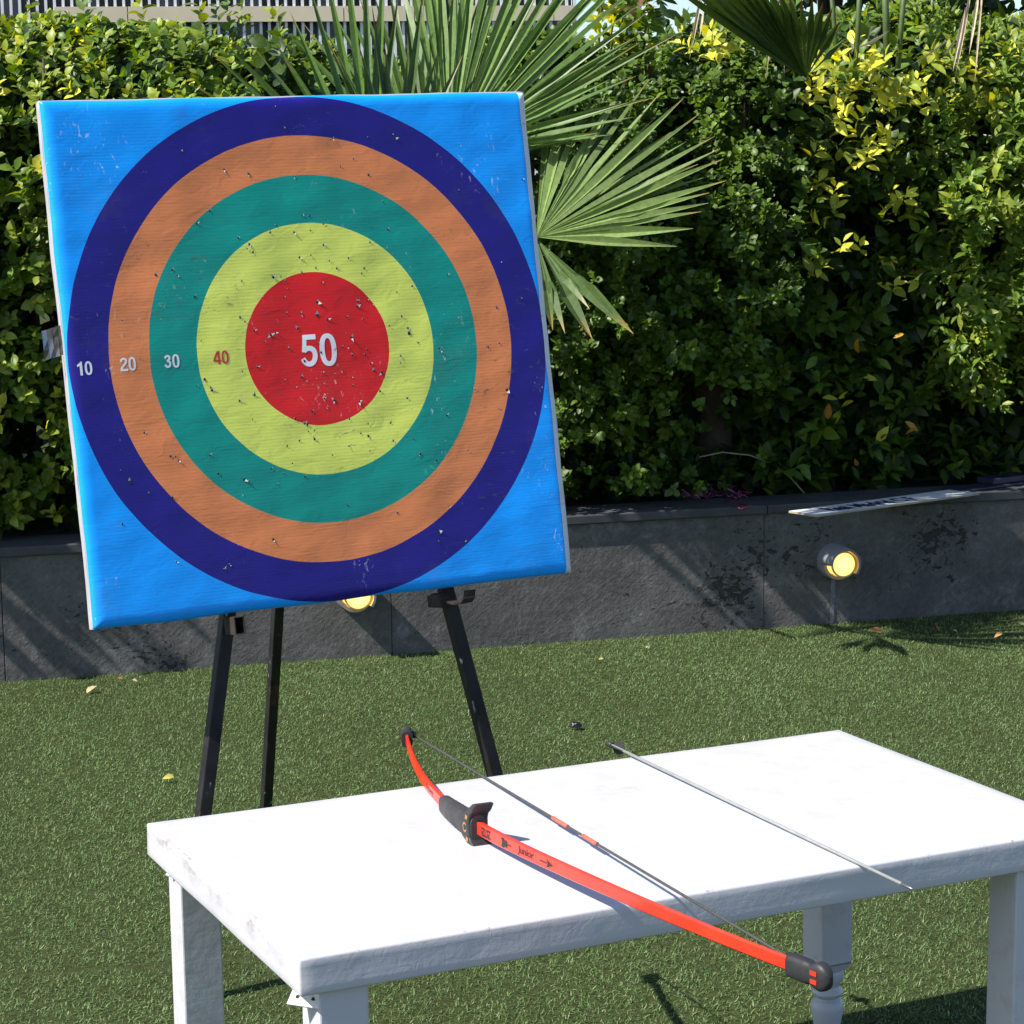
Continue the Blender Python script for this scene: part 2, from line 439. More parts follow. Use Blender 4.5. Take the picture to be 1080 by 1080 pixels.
def merge(parts):
    V, T, Q, C, off = [], [], [], [], 0
    for v, t, q, c in parts:
        V.append(v); T.append(t + off); Q.append(q + off); C.append(c); off += len(v)
    return np.concatenate(V), [np.concatenate(T), np.concatenate(Q)], np.concatenate(C)

def n3(s, z, d, f, seed): return mnoise.noise(Vector((s * f + seed, z * f * 1.1, d * f + seed * 2)))
UPW = np.array([0, 0, 1.0])
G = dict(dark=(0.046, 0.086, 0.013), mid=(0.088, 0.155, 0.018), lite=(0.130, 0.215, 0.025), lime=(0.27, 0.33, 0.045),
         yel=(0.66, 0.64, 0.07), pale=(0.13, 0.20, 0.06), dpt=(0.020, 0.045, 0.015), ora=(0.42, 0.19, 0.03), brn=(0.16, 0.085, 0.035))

HOLES = [(*wsz(p, -0.1), rx * 0.0026, ry * 0.0026) for p, rx, ry in (((772, 465), 46, 62), ((728, 432), 38, 22), ((968, 392), 24, 34), ((1050, 470), 70, 40), ((35, 470), 30, 20), ((965, 340), 20, 20))]
def hedge_bed(s0, s1, zb, ztop, face, n, deep, seed, clump=5.5, thr=-0.10, zdir=0.5, wob=0.05, thick=0.75, topfrac=0.24, roll=0.34, rb=0.6):
    """candidate sprig bases and directions on the outer skin, the top and inside"""
    S, O, lay = [], [], []
    while len(S) < n:
        s = random.uniform(s0, s1)
        zt = ztop(s) + 0.05 * n3(s, 0, 0, 7, seed)
        r = random.random()
        if r < topfrac:                                   # top skin
            d = face(s, zt) - rb * roll - random.uniform(0, thick); z = zt - abs(random.gauss(0, 0.03))
            o = UPW * 1.0 + NW * random.uniform(-0.2, 0.55) - EW * 0.25 + np.array([random.gauss(0, .35) for _ in range(3)])
            inside = False
        else:
            z = random.uniform(zb, zt)
            back = random.gauss(0.005, 0.045) if r < 0.72 else random.uniform(0.05, deep)
            inside = r >= 0.72
            d = face(s, z) + wob * n3(s, z, 0, clump, seed) * 1.6 - back
            rd = max(0.0, (z - (zt - roll)) / roll); d -= rb * roll * rd * rd
            if not inside and n3(s, z, 1, clump * 1.7, seed + 9) < thr: continue
            o = NW * 0.75 + UPW * (zdir + 0.6 * rd) - EW * 0.25 + np.array([random.gauss(0, .42) for _ in range(3)])
        if z < 1.15 and any(((s - a) / ra) ** 2 + ((z - b) / rb_) ** 2 < 1 for a, b, ra, rb_ in HOLES) and random.random() < 0.93: continue
        S.append(wpt(s, z, d)); O.append(o); lay.append(inside)
    return np.array(S), np.array(O), np.array(lay)
def stems(parent, pts, rad=0.008, n=14, name='stem', mat=None):
    bm = bmesh.new()
    for a, b in pts:
        mid = [(1 - t) * np.asarray(a) + t * np.asarray(b) + np.array([random.gauss(0, .012) for _ in range(3)]) * (1 if 0 < t < 1 else 0) for t in np.linspace(0, 1, 6)]
        bm_tube(bm, mid, [rad * (1 - 0.6 * t) for t in np.linspace(0, 1, 6)], 6)
    return obj(name, bm, mat or M_bark, parent)

def build_hedge(name, label, cat, s0, s1, zb, ztop, face, n, k, ln, wd, twig, pal, palw, deep, seed, group=None, extra=None, back_n=350, stem_n=10, **kw):
    leafkw = {q: kw.pop(q) for q in ('fold', 'curl', 'prof', 'spread') if q in kw}
    t = thing(name, label, cat, loc=wpt((s0 + s1) / 2, ZC - 0.02, -0.4), group=group)
    S, O, lay = hedge_bed(s0, s1, zb, ztop, face, n, deep, seed, **kw)
    parts = [sprigs(S, O, k, np.full(len(S), twig), ln, wd, pal, palw, **leafkw)]
    # larger leaves added deep inside, coloured dark to keep the hollows shaded
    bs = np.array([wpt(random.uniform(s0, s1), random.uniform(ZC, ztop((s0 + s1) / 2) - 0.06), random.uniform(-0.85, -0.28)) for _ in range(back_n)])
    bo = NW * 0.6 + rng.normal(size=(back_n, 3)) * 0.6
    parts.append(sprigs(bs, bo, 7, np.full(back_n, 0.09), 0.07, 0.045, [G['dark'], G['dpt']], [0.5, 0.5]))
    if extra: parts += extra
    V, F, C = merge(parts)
    V = V - np.array(t.location)
    mesh_np('foliage', V, F, M_leaf, t, cols=C)
    pts = []
    for _ in range(stem_n):
        s = random.uniform(s0 + 0.05, s1 - 0.05)
        a = wpt(s, ZC - 0.03, random.uniform(-0.5, -0.3)) - np.array(t.location)
        b = wpt(s + random.gauss(0, .12), ztop(s) - random.uniform(0.05, 0.5), random.uniform(-0.35, -0.12)) - np.array(t.location)
        pts.append((a, b))
    stems(t, pts, 0.009)
    return t

px_s = lambda x, y=300: wsz((x, y), -0.1)[0]
px_z = lambda x, y: wsz((x, y), -0.1)[1]
# left hedge
topL = lambda s: 1.645 + 0.02 * math.sin(s * 5.0) - 0.085 * max(-0.2, (s + 1.3))
fL = lambda s, z: -0.15 + 0.10 * min(1, max(0, (z - 0.35) / 0.8)) + 0.16 * math.exp(-((s + 2.0) / 0.2) ** 2) * min(1, max(0, (z - 0.6) / 0.4))  # last term is a bulge added out of view to shade the wall foot
shoots = []
for px in (28, 95, 150, 215, 232, 250, 262, 300):
    s = px_s(px, 20); base = wpt(s, topL(s) - 0.02, -0.16)
    for i in range(3):
        shoots.append((base + UPW * 0.045 * i + np.array([random.gauss(0, .008)] * 3), UPW + rng.normal(size=3) * 0.25))
ex = [sprigs(np.array([a for a, b in shoots]), np.array([b for a, b in shoots]), 5, np.full(len(shoots), 0.04), 0.036, 0.022, [G['lime'], G['lite'], G['pale']], [0.4, 0.3, 0.3])]
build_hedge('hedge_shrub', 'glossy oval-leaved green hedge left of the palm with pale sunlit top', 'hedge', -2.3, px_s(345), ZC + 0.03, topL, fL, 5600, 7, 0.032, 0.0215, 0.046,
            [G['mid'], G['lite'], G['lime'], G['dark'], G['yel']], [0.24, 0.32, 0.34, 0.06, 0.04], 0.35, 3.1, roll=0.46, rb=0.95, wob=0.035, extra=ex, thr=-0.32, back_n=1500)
# hedge behind the palm
topP = lambda s: 1.56 + 0.05 * math.sin(s * 9)
fP = lambda s, z: -0.24 + 0.05 * min(1, max(0, (z - 0.35) / 0.8))
build_hedge('hedge_shrub', 'green hedge section directly behind the fan palm leaves', 'hedge', px_s(340), px_s(560), ZC + 0.02, topP, fP, 900, 7, 0.034, 0.022, 0.05,
            [G['mid'], G['lite'], G['dark'], G['lime']], [0.42, 0.25, 0.25, 0.08], 0.3, 8.3, back_n=260)
# middle hedge with small round leaves
topM = lambda s: 1.575 - (0.075 if px_s(690) < s < px_s(775) else 0) + 0.04 * math.sin(s * 8 + 1)
fM = lambda s, z: -0.14 + 0.16 * min(1, max(0, (z - 0.35) / 0.6)) + 0.10 * math.exp(-((s - 0.32) / 0.16) ** 2) * min(1, max(0, (z - 0.5) / 0.5))
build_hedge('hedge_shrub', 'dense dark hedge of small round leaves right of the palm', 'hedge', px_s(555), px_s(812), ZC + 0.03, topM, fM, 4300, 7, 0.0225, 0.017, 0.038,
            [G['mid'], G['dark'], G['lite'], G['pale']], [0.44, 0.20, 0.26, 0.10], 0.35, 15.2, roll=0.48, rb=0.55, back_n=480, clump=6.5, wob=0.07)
# yellow leaved shrub
topY = lambda s: 1.60 + 0.05 * math.sin(s * 11)
fY = lambda s, z: -0.20 + 0.10 * min(1, max(0, (z - 0.55) / 0.6))
yl = []
for _ in range(95):
    q = random.random()
    px = (random.gauss(890, 34), random.gauss(112, 36)) if q < 0.48 else ((random.uniform(880, 1060), random.gauss(92, 26)) if q < 0.77 else ((random.uniform(850, 960), random.uniform(200, 330)) if q < 0.85 else (random.uniform(712, 790), random.uniform(46, 66))))
    if px[1] < 45: continue
    s, z = wsz(px, -0.05); yl.append((wpt(s, z, fY(s, z) + random.uniform(0.04, 0.20)), NW * 0.5 + UPW * 0.7 + rng.normal(size=3) * 0.4))
ey = [sprigs(np.array([a for a, b in yl]), np.array([b for a, b in yl]), 6, np.full(len(yl), 0.05), 0.041, 0.020, [G['yel'], G['lime'], (0.34, 0.37, 0.05), G['lite']], [0.58, 0.18, 0.16, 0.08], prof=(0, .6, 1, .62, 0))]
ol = [wpt(*wsz(p, 0.0), 0.0) for p in ((955, 352), (873, 443), (904, 491), (952, 444), (954, 458), (928, 465), (906, 372))]
ey.append(sprigs(np.array(ol), NW + rng.normal(size=(len(ol), 3)) * 0.5, 1, np.full(len(ol), 0.01), 0.042, 0.018, [G['ora'], (0.5, 0.27, 0.03)], [0.5, 0.5]))
build_hedge('leafy_shrub', 'loose shrub with bright yellow young leaves near its top', 'shrub', px_s(800), px_s(985), ZC + 0.06, topY, fY, 780, 7, 0.052, 0.026, 0.08,
            [G['dark'], G['mid'], G['dpt'], G['lite'], G['yel']], [0.40, 0.30, 0.16, 0.12, 0.02], 0.5, 22.7, extra=ey, back_n=560, prof=(0, .6, 1, .62, 0), thr=-0.3)
# bright right shrub, with an overhanging skirt
topR = lambda s: 1.64 + 0.05 * math.sin(s * 10 + 2)
def fR(s, z):
    return -0.06 + 0.16 * min(1, max(0, (z - 0.6) / 0.3)) + 0.05 * math.sin(z * 9)
build_hedge('leafy_shrub', 'bright green fine-leaved shrub at the right edge, overhanging a dark hollow', 'shrub', px_s(965), 2.3, px_z(1020, 432), topR, fR, 3100, 8, 0.035, 0.0155, 0.05,
            [G['mid'], G['lite'], G['lime'], G['dark']], [0.20, 0.46, 0.30, 0.04], 0.3, 31.9, back_n=900, clump=6, wob=0.10, thr=-0.05, prof=(0, .6, 1, .6, 0))
# low dark plants under the shrubs on the right
S = np.array([wpt(random.uniform(px_s(590), 1.9), ZC + abs(random.gauss(0.03, 0.08)), random.uniform(-0.5, -0.19)) for _ in range(330)])
t = thing('ground_cover', 'low dark leafy plants growing in shade behind the coping', 'plants', loc=wpt(0.8, ZC - 0.02, -0.35)); t['kind'] = 'stuff'
V, F, C = merge([sprigs(S, UPW + NW * 0.5 + rng.normal(size=S.shape) * 0.4, 8, np.full(len(S), 0.07), 0.055, 0.022, [G['dark'], G['dpt'], G['mid']], [0.5, 0.3, 0.2])])
mesh_np('foliage', V - np.array(t.location), F, M_leaf, t, cols=C)
# trunk in the hollow
tb = wpt(px_s(782), ZC - 0.03, -0.33)
t = thing('tree_trunk', 'dark bare trunk rising behind the coping between the hedge and the yellow shrub', 'tree', loc=tb)
bm = bmesh.new()
bm_tube(bm, [(0, 0, 0), (0.004, 0.0, 0.2), (-0.01, 0.02, 0.5), (0.02, 0.04, 0.9), (0.03, 0.1, 1.3)], [0.062, 0.054, 0.05, 0.045, 0.03], 14)
for a in ((0.25, 0.0, 1.1), (-0.22, -0.02, 1.2), (0.1, -0.1, 1.3)):
    bm_tube(bm, [(0, 0.03, 0.62), (a[0] * .5, a[1], 0.85), a], [0.025, 0.018, 0.008], 8)
obj('trunk', bm, M_bark, t, smooth=True)
# trailing pale vine
bm = bmesh.new()
pp = [wpt(*wsz(p, -0.15), -0.15) for p in ((738, 482), (762, 477), (790, 480), (815, 489), (835, 505), (848, 520))]
bm_tube(bm, pp, 0.0022, 6)
tag(obj('dry_vine', bm, simple('pale_vine', (0.30, 0.25, 0.19), 0.8, 0.2, 60)), 'thin pale dry vine arching in the dark hollow', 'vine')

# ---- fan palms
def leaflet(hub, tip, nrm, wid, droop=0.0, segs=9, fuse=0.35, dth=0.09, col=(0.07, 0.13, 0.035), tipcol=(0.35, 0.22, 0.06), foldk=0.85, tipfrac=0.9, roll_=0.35):
    hub, tip, nrm = map(lambda q: np.asarray(q, float), (hub, tip, nrm))
    ln = np.linalg.norm(tip - hub); D = (tip - hub) / ln
    N = nrm - D * (nrm @ D); N /= np.linalg.norm(N); S = np.cross(D, N)
    a0 = random.gauss(0, roll_); S, N = S * math.cos(a0) + N * math.sin(a0), N * math.cos(a0) - S * math.sin(a0)
    V, C = [], []
    tw = random.uniform(-0.6, 0.6); tone = random.uniform(0.8, 1.2)
    for i in range(segs + 1):
        t = i / segs
        r = t * ln
        w = min(r * dth, wid) if t < 0.5 else wid * (1 - ((t - 0.5) / 0.5) ** 1.6) 
        w = max(w, 0.0006)
        c = hub + D * r + np.array([0, 0, -1.0]) * droop * ln * max(0, t - 0.25) ** 2
        a = tw * max(0, t - fuse)
        S2 = S * math.cos(a) + N * math.sin(a); N2 = N * math.cos(a) - S * math.sin(a)
        hw = w / 2
        V += [c - S2 * hw, c - N2 * hw * foldk * (1 if t < 0.97 else 0), c + S2 * hw]
        k = max(0, min(1, (t - tipfrac) / (1 - tipfrac))) if tipfrac < 1 else 0
        cc = np.array(col) * tone * (1.0 + 0.25 * (1 - t)) * (1 - k) + np.array(tipcol) * k
        C += [cc * 0.96, cc * 1.25 if False else cc, cc * 1.04]
    Q = []
    for i in range(segs):
        b = 3 * i; Q += [(b, b + 1, b + 4, b + 3), (b + 1, b + 2, b + 5, b + 4)]
    return np.array(V), np.array(Q), np.array(C)
def frond_obj(parent, hub, tips, nrm, base, wid=0.024, fuse=0.35, col=(0.07, 0.13, 0.035), droops=None, tipfrac=0.9, dth=None, smooth=False, tipcol=(0.35, 0.22, 0.06)):
    loc = np.array(parent.location); V, Q, C, off = [], [], [], 0
    for i, tp in enumerate(tips):
        jit = rng.normal(size=3) * 0.05
        if dth is None:
            d = unit(tp - hub)
            nb = tips[i + 1] if i + 1 < len(tips) else tips[i - 1]
            dt = min(0.14, max(0.045, math.acos(max(-1, min(1, d @ unit(nb - hub)))) * 1.15))
        else: dt = dth
        v, q, c = leaflet(hub, tp, nrm + jit, wid * random.uniform(0.85, 1.1), droops[i] if droops is not None else random.uniform(0, 0.10), dth=dt, fuse=fuse, col=col, tipfrac=tipfrac if random.random() < 0.75 else 1, tipcol=tipcol)
        V.append(v); Q.append(q + off); C.append(c); off += len(v)
    V = np.concatenate(V) - loc
    o = mesh_np('frond', V, [np.concatenate(Q)], M_palm, parent, cols=np.concatenate(C), smooth=smooth)
    bm = bmesh.new()
    h = Vector(hub - loc); b = Vector(np.asarray(base) - loc); md = (h + b) / 2 + Vector((0, 0, 0.05))
    bm_tube(bm, [b, md, h], [0.012, 0.009, 0.006], 8)
    obj('petiole', bm, simple('petiole', (0.10, 0.15, 0.04), 0.5, 0.2, 30), o)
    return o
pb = wpt(px_s(455), ZC - 0.02, -0.26)
palm = thing('fan_palm', 'young fan palm with long pleated leaves rising behind the target', 'palm', loc=pb)
bm = bmesh.new()
bm_tube(bm, [(0, 0, -0.02), (0, 0, 0.15), (0.01, 0, 0.4), (0.01, 0.0, 0.55)], [0.08, 0.09, 0.07, 0.04], 14)
obj('trunk', bm, M_bark, palm, smooth=True)
crown = pb + np.array([0.01, 0, 0.5])
# the leaf on the right, sunlit
hub = ony((566, 250), 5.55); nr = unit((-0.42, -0.72, 0.55))
tips_px = [(602, 80), (614, 112), (628, 128), (645, 105), (662, 80), (684, 82), (697, 95), (721, 101), (737, 118), (754, 141), (760, 154), (763, 165), (766, 188), (748, 201), (747, 212), (740, 221), (731, 239), (714, 258)]
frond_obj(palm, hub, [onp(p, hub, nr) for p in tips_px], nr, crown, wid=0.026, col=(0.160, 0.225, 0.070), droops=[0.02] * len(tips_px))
hub1 = hub + np.array([0.0, 0.03, 0.01])
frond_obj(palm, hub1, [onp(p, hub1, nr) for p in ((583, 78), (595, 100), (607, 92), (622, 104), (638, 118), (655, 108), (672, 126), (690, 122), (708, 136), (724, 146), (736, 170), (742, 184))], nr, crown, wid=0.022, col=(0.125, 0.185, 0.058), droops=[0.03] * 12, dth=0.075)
nr2 = unit((-0.5, -0.8, 0.15)); hub2 = hub + np.array([0.0, 0.01, -0.005])
frond_obj(palm, hub2, [onp(p, hub2, nr2) for p in ((668, 352), (648, 335), (622, 326), (625, 358), (583, 348), (596, 352))], nr2, crown, wid=0.034, col=(0.09, 0.14, 0.045), droops=[0.0] * 6, dth=0.12, tipfrac=0.82)
# the big upright leaf
hub = ony((474, 165), 5.72); nr = unit((-0.30, -0.85, 0.35))
tp = []
for a in np.linspace(-105, -8, 39):
    a += random.gauss(0, 1.1); r = 250 + random.gauss(0, 14) + 22 * math.sin(a * 0.23) - (65 if a > -28 else 0) + 40 * math.exp(-((a + 60) / 25) ** 2)
    tp.append(onp((474 + r * math.cos(math.radians(a)), 165 + r * math.sin(math.radians(a))), hub, nr))
frond_obj(palm, hub, tp, nr, crown, wid=0.023, col=(0.105, 0.170, 0.045), droops=[random.uniform(0, 0.07) for _ in range(39)], tipfrac=0.92)
# upper left leaf, steep
hub = ony((392, 210), 5.62); nr = unit((0.25, -0.9, 0.25))
tp = [onp(p, hub, nr) for p in ((206, 88), (222, 52), (238, 44), (268, 48), (286, 36), (306, 10), (300, 60), (322, -30), (340, -50), (362, -70), (384, -62), (405, -52), (420, -8), (398, 12))]
frond_obj(palm, hub, tp, nr, crown, wid=0.021, col=(0.075, 0.135, 0.03), droops=[0.02] * len(tp), dth=0.09)
hub = ony((420, 200), 5.50); nr = unit((0.3, -0.9, 0.15))
tp = [onp(p, hub, nr) for p in ((345, 40), (354, 52), (378, 44), (392, 2), (406, 46), (430, 54), (446, -10), (462, 52), (488, 56), (512, 66), (540, 76))]
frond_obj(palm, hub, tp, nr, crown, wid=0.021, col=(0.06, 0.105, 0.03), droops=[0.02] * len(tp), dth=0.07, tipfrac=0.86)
hub = ony((440, 190), 5.85); nr = unit((-0.35, -0.85, 0.4))
tp = [onp(p, hub, nr) for p in ((402, 10), (418, 0), (432, -5), (447, -8), (462, -10), (478, -12), (430, 20), (455, 15))]
frond_obj(palm, hub, tp, nr, crown, wid=0.026, col=(0.13, 0.19, 0.075), droops=[0.02] * len(tp), dth=0.08)

hub = ony((452, 195), 5.80); nr = unit((-0.1, -0.9, 0.3))
tp = [onp((452 + 215 * math.cos(math.radians(a)), 195 + 215 * math.sin(math.radians(a))), hub, nr) for a in np.linspace(-132, -62, 17)]
frond_obj(palm, hub, tp, nr, crown, wid=0.022, col=(0.070, 0.125, 0.030), droops=[random.uniform(0, .06) for _ in tp], dth=0.075)

# taller palm at the upper right: shaded fan leaf, stalks and hanging dry strips
qb = wpt(px_s(935), ZC - 0.02, -0.75)
palm2 = thing('fan_palm', 'taller fan palm behind the yellow shrub with a dark pleated leaf and dry hanging strips', 'palm', loc=qb)
bm = bmesh.new(); bm_tube(bm, [(0, 0, -0.02), (0.02, 0, 0.5), (0.03, 0, 1.05)], [0.10, 0.09, 0.07], 14); obj('trunk', bm, M_bark, palm2, smooth=True)
crown2 = qb + np.array([0.03, 0, 1.0])
hub = ony((850, 82), 5.98); nr = unit((0.35, -0.75, -0.55))
fan = [(690, -28), (703, -34), (716, -40), (730, -46), (745, -50), (760, -46), (776, -40), (792, -30), (806, -22), (820, -14), (832, -6), (845, -2), (857, -4), (868, 2), (878, 8), (886, 22), (893, 40)]
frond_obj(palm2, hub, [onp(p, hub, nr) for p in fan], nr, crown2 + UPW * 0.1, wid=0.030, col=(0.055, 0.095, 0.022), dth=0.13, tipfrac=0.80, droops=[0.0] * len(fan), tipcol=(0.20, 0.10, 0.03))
for (xa, xb, r) in ((903, 909, 0.007), (936, 932, 0.009), (947, 958, 0.007), (884, 872, 0.006)):
    bm = bmesh.new()
    a = ony((xa, 72), 6.18) - np.array(palm2.location); b = ony((xb, -60), 6.22) - np.array(palm2.location)
    bm_tube(bm, [a, (a + b) / 2, b], [r * 1.1, r, r * 0.9], 8)
    obj('petiole', bm, simple('green_petiole', (0.085, 0.125, 0.035), 0.5, 0.2, 30), palm2)
dr = []
for (x0, y0, x1, y1) in ((1030, -12, 1022, 62), (1034, -10, 1028, 88), (1027, -15, 1008, 82), (1020, 8, 1005, 72), (1010, 35, 995, 62), (1000, 40, 962, 72), (815, 14, 808, 84), (830, 10, 827, 78), (936, 32, 905, 55), (1024, 0, 1016, 30), (740, -10, 727, 60), (745, 5, 738, 40)):
    h = ony((x0 + random.uniform(-3, 3), y0), 5.99); tpt = ony((x1, y1), 5.97)
    dr.append(leaflet(h, tpt, unit(np.array([random.gauss(0, .9), -1, 0.1])), random.uniform(0.005, 0.010), random.uniform(-0.25, 0.1), dth=0.2, col=(0.52, 0.42, 0.29), tipcol=(0.42, 0.33, 0.22)))
for v_, q_, c_ in dr: mesh_np('dry_strip', v_ - np.array(palm2.location), [q_], M_dry, palm2, cols=c_)
hub = ony((1045, -25), 6.35); nr = unit((-0.2, -0.8, -0.5))
tp = [onp(p, hub, nr) for p in ((960, 52), (975, 40), (952, 30), (1000, 48), (1010, 30), (985, 62), (1065, 40))]
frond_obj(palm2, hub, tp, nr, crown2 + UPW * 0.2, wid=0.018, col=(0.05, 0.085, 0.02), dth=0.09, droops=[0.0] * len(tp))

# ---- dark tree behind the right shrub
td = wpt(1.55, ZC - 0.02, -1.5)
t = thing('garden_tree', 'dark leafy tree behind the shrubs in the upper right corner', 'tree', loc=td)
nS = 520
cs = []
while len(cs) < nS:
    p = rng.normal(size=3) * np.array([0.30, 0.35, 0.42])
    if mnoise.noise(Vector(p * 3.2)) > -0.12: cs.append(p)
cs = np.array(cs) + np.array([0.22, 0.0, 1.72])
V, F, C = merge([sprigs(cs, rng.normal(size=cs.shape) * 0.6 + np.array([0, -0.4, 0.3]), 7, np.full(nS, 0.1), 0.075, 0.034, [G['dark'], G['dpt'], G['mid']], [0.45, 0.35, 0.2])])
mesh_np('crown', V, F, M_leaf, t, cols=C)
bm = bmesh.new(); bm_tube(bm, [(0, 0, -0.02), (0.02, 0, 0.6), (0, 0.02, 1.2), (0.05, 0, 1.8)], [0.06, 0.05, 0.04, 0.02], 10)
for _ in range(12):
    q = cs[random.randrange(nS)]; bm_tube(bm, [(0.0, 0.02, 1.1), tuple(q * 0.6 + np.array([0, 0, .45])), tuple(q)], [0.016, 0.01, 0.004], 6)
obj('trunk', bm, M_bark, t, smooth=True)
# a thin bush reaching above the middle hedge
tb2 = wpt(px_s(668), ZC - 0.02, -0.7)
t = thing('garden_bush', 'thin straggly bush with yellow tips standing above the middle hedge', 'bush', loc=tb2)
bp = []
for _ in range(75):
    px = (min(688, random.gauss(660, 17)), random.uniform(-25, 75))
    bp.append(ony(px, 6.45 + random.uniform(-0.15, 0.2)))
bp = np.array(bp)
V, F, C = merge([sprigs(bp, UPW + rng.normal(size=bp.shape) * 0.6, 5, np.full(len(bp), 0.07), 0.045, 0.022, [G['yel'], G['lite'], G['mid'], G['brn']], [0.22, 0.28, 0.40, 0.10])])
mesh_np('foliage', V - tb2, F, M_leaf, t, cols=C)
stems(t, [(np.array([0, 0, -0.02]), bp[i] - tb2) for i in range(0, 75, 5)], 0.007)

# ---- office building far behind
D0 = 30.0
bA = ony((-140, 40), D0); yawb = math.radians(9)
eb = np.array([math.cos(yawb), math.sin(yawb), 0]); nb_ = np.array([eb[1], -eb[0], 0])
Wb = 9.35
zb_ = float(ony((200, 20), D0 + 1.5)[2])
bld = thing('office_building', 'far pale building clad in thin vertical white louvres with a beige band', 'building', mat4=frame((bA[0], bA[1], 0), eb, -nb_, UPW))
bm = bmesh.new(); bm_box(bm, (-4, 0.30, 0), (Wb, 9, 9)); obj('wall', bm, simple('dark_glass_wall', (0.035, 0.04, 0.055), 0.3, 0.3, 1.5), bld)
bm = bmesh.new()
x = -4.0
while x < Wb: bm_box(bm, (x, 0.0, 0.2), (x + 0.036, 0.12, 9)); x += 0.112
obj('louvre_screen', bm, simple('white_louvre', (0.62, 0.63, 0.66), 0.5, 0.05, 5), bld)
bm = bmesh.new()
xb0, xb1 = 2.4, Wb
xx = xb0
while xx < xb1:
    bm_box(bm, (xx, -0.05, zb_ - 0.10), (min(xx + 0.95, xb1) - 0.012, -0.005, zb_ + 0.10)); xx += 0.95
obj('band', bm, simple('beige_panel', (0.56, 0.48, 0.35), 0.6, 0.06, 3), bld)
bm = bmesh.new()
for z in (zb_ + 0.30, zb_ + 0.9, zb_ - 0.45, zb_ - 1.1): bm_box(bm, (-4, 0.122, z), (Wb, 0.18, z + 0.05))
obj('rail', bm, simple('grey_rail', (0.35, 0.36, 0.40), 0.5, 0.08, 5), bld)
bm = bmesh.new()
for k in range(14): bm_box(bm, (-3.6 + k * 1.05, 0.27, zb_ - 2.6), (-3.6 + k * 1.05 + 0.28, 0.298, 8.5))
obj('window', bm, simple('pale_blind', (0.30, 0.31, 0.35), 0.5, 0.1, 4), bld)

# ================================================================== TARGET
def board_frame():
    TL, TR, BR, BL = (40, 107), (553, 97), (604, 603), (102, 664)
    R = [ray(p) / FPX for p in (TL, TR, BR, BL)]
    l = np.linalg.solve(np.stack([-R[1], R[2], -R[3]], 1), -R[0])
    P = [R[0], l[0] * R[1], l[1] * R[2], l[2] * R[3]]
    k = 0.80 / np.linalg.norm(P[1] - P[0]); P = [CAM + p * k for p in P]
    return P
BP = board_frame()
bc = sum(BP) / 4
bx = unit((BP[1] - BP[0]) + (BP[2] - BP[3])); by = (BP[0] - BP[3]) + (BP[1] - BP[2]); by = unit(by - bx * (by @ bx)); _q = math.radians(-2.0); bz = np.cross(bx, by); by = by * math.cos(_q) + bz * math.sin(_q); bz = np.cross(bx, by)   # leans a little further back
bc = bc + bx * 0.002 + by * 0.002
BWd, BHt, BT = 0.802, 0.790, 0.031
MB_ = frame(bc, bx, by, bz)
def corner_local(P): q = P - bc; return np.array([q @ bx, q @ by])
CL = [corner_local(p) for p in BP]     # TL TR BR BL
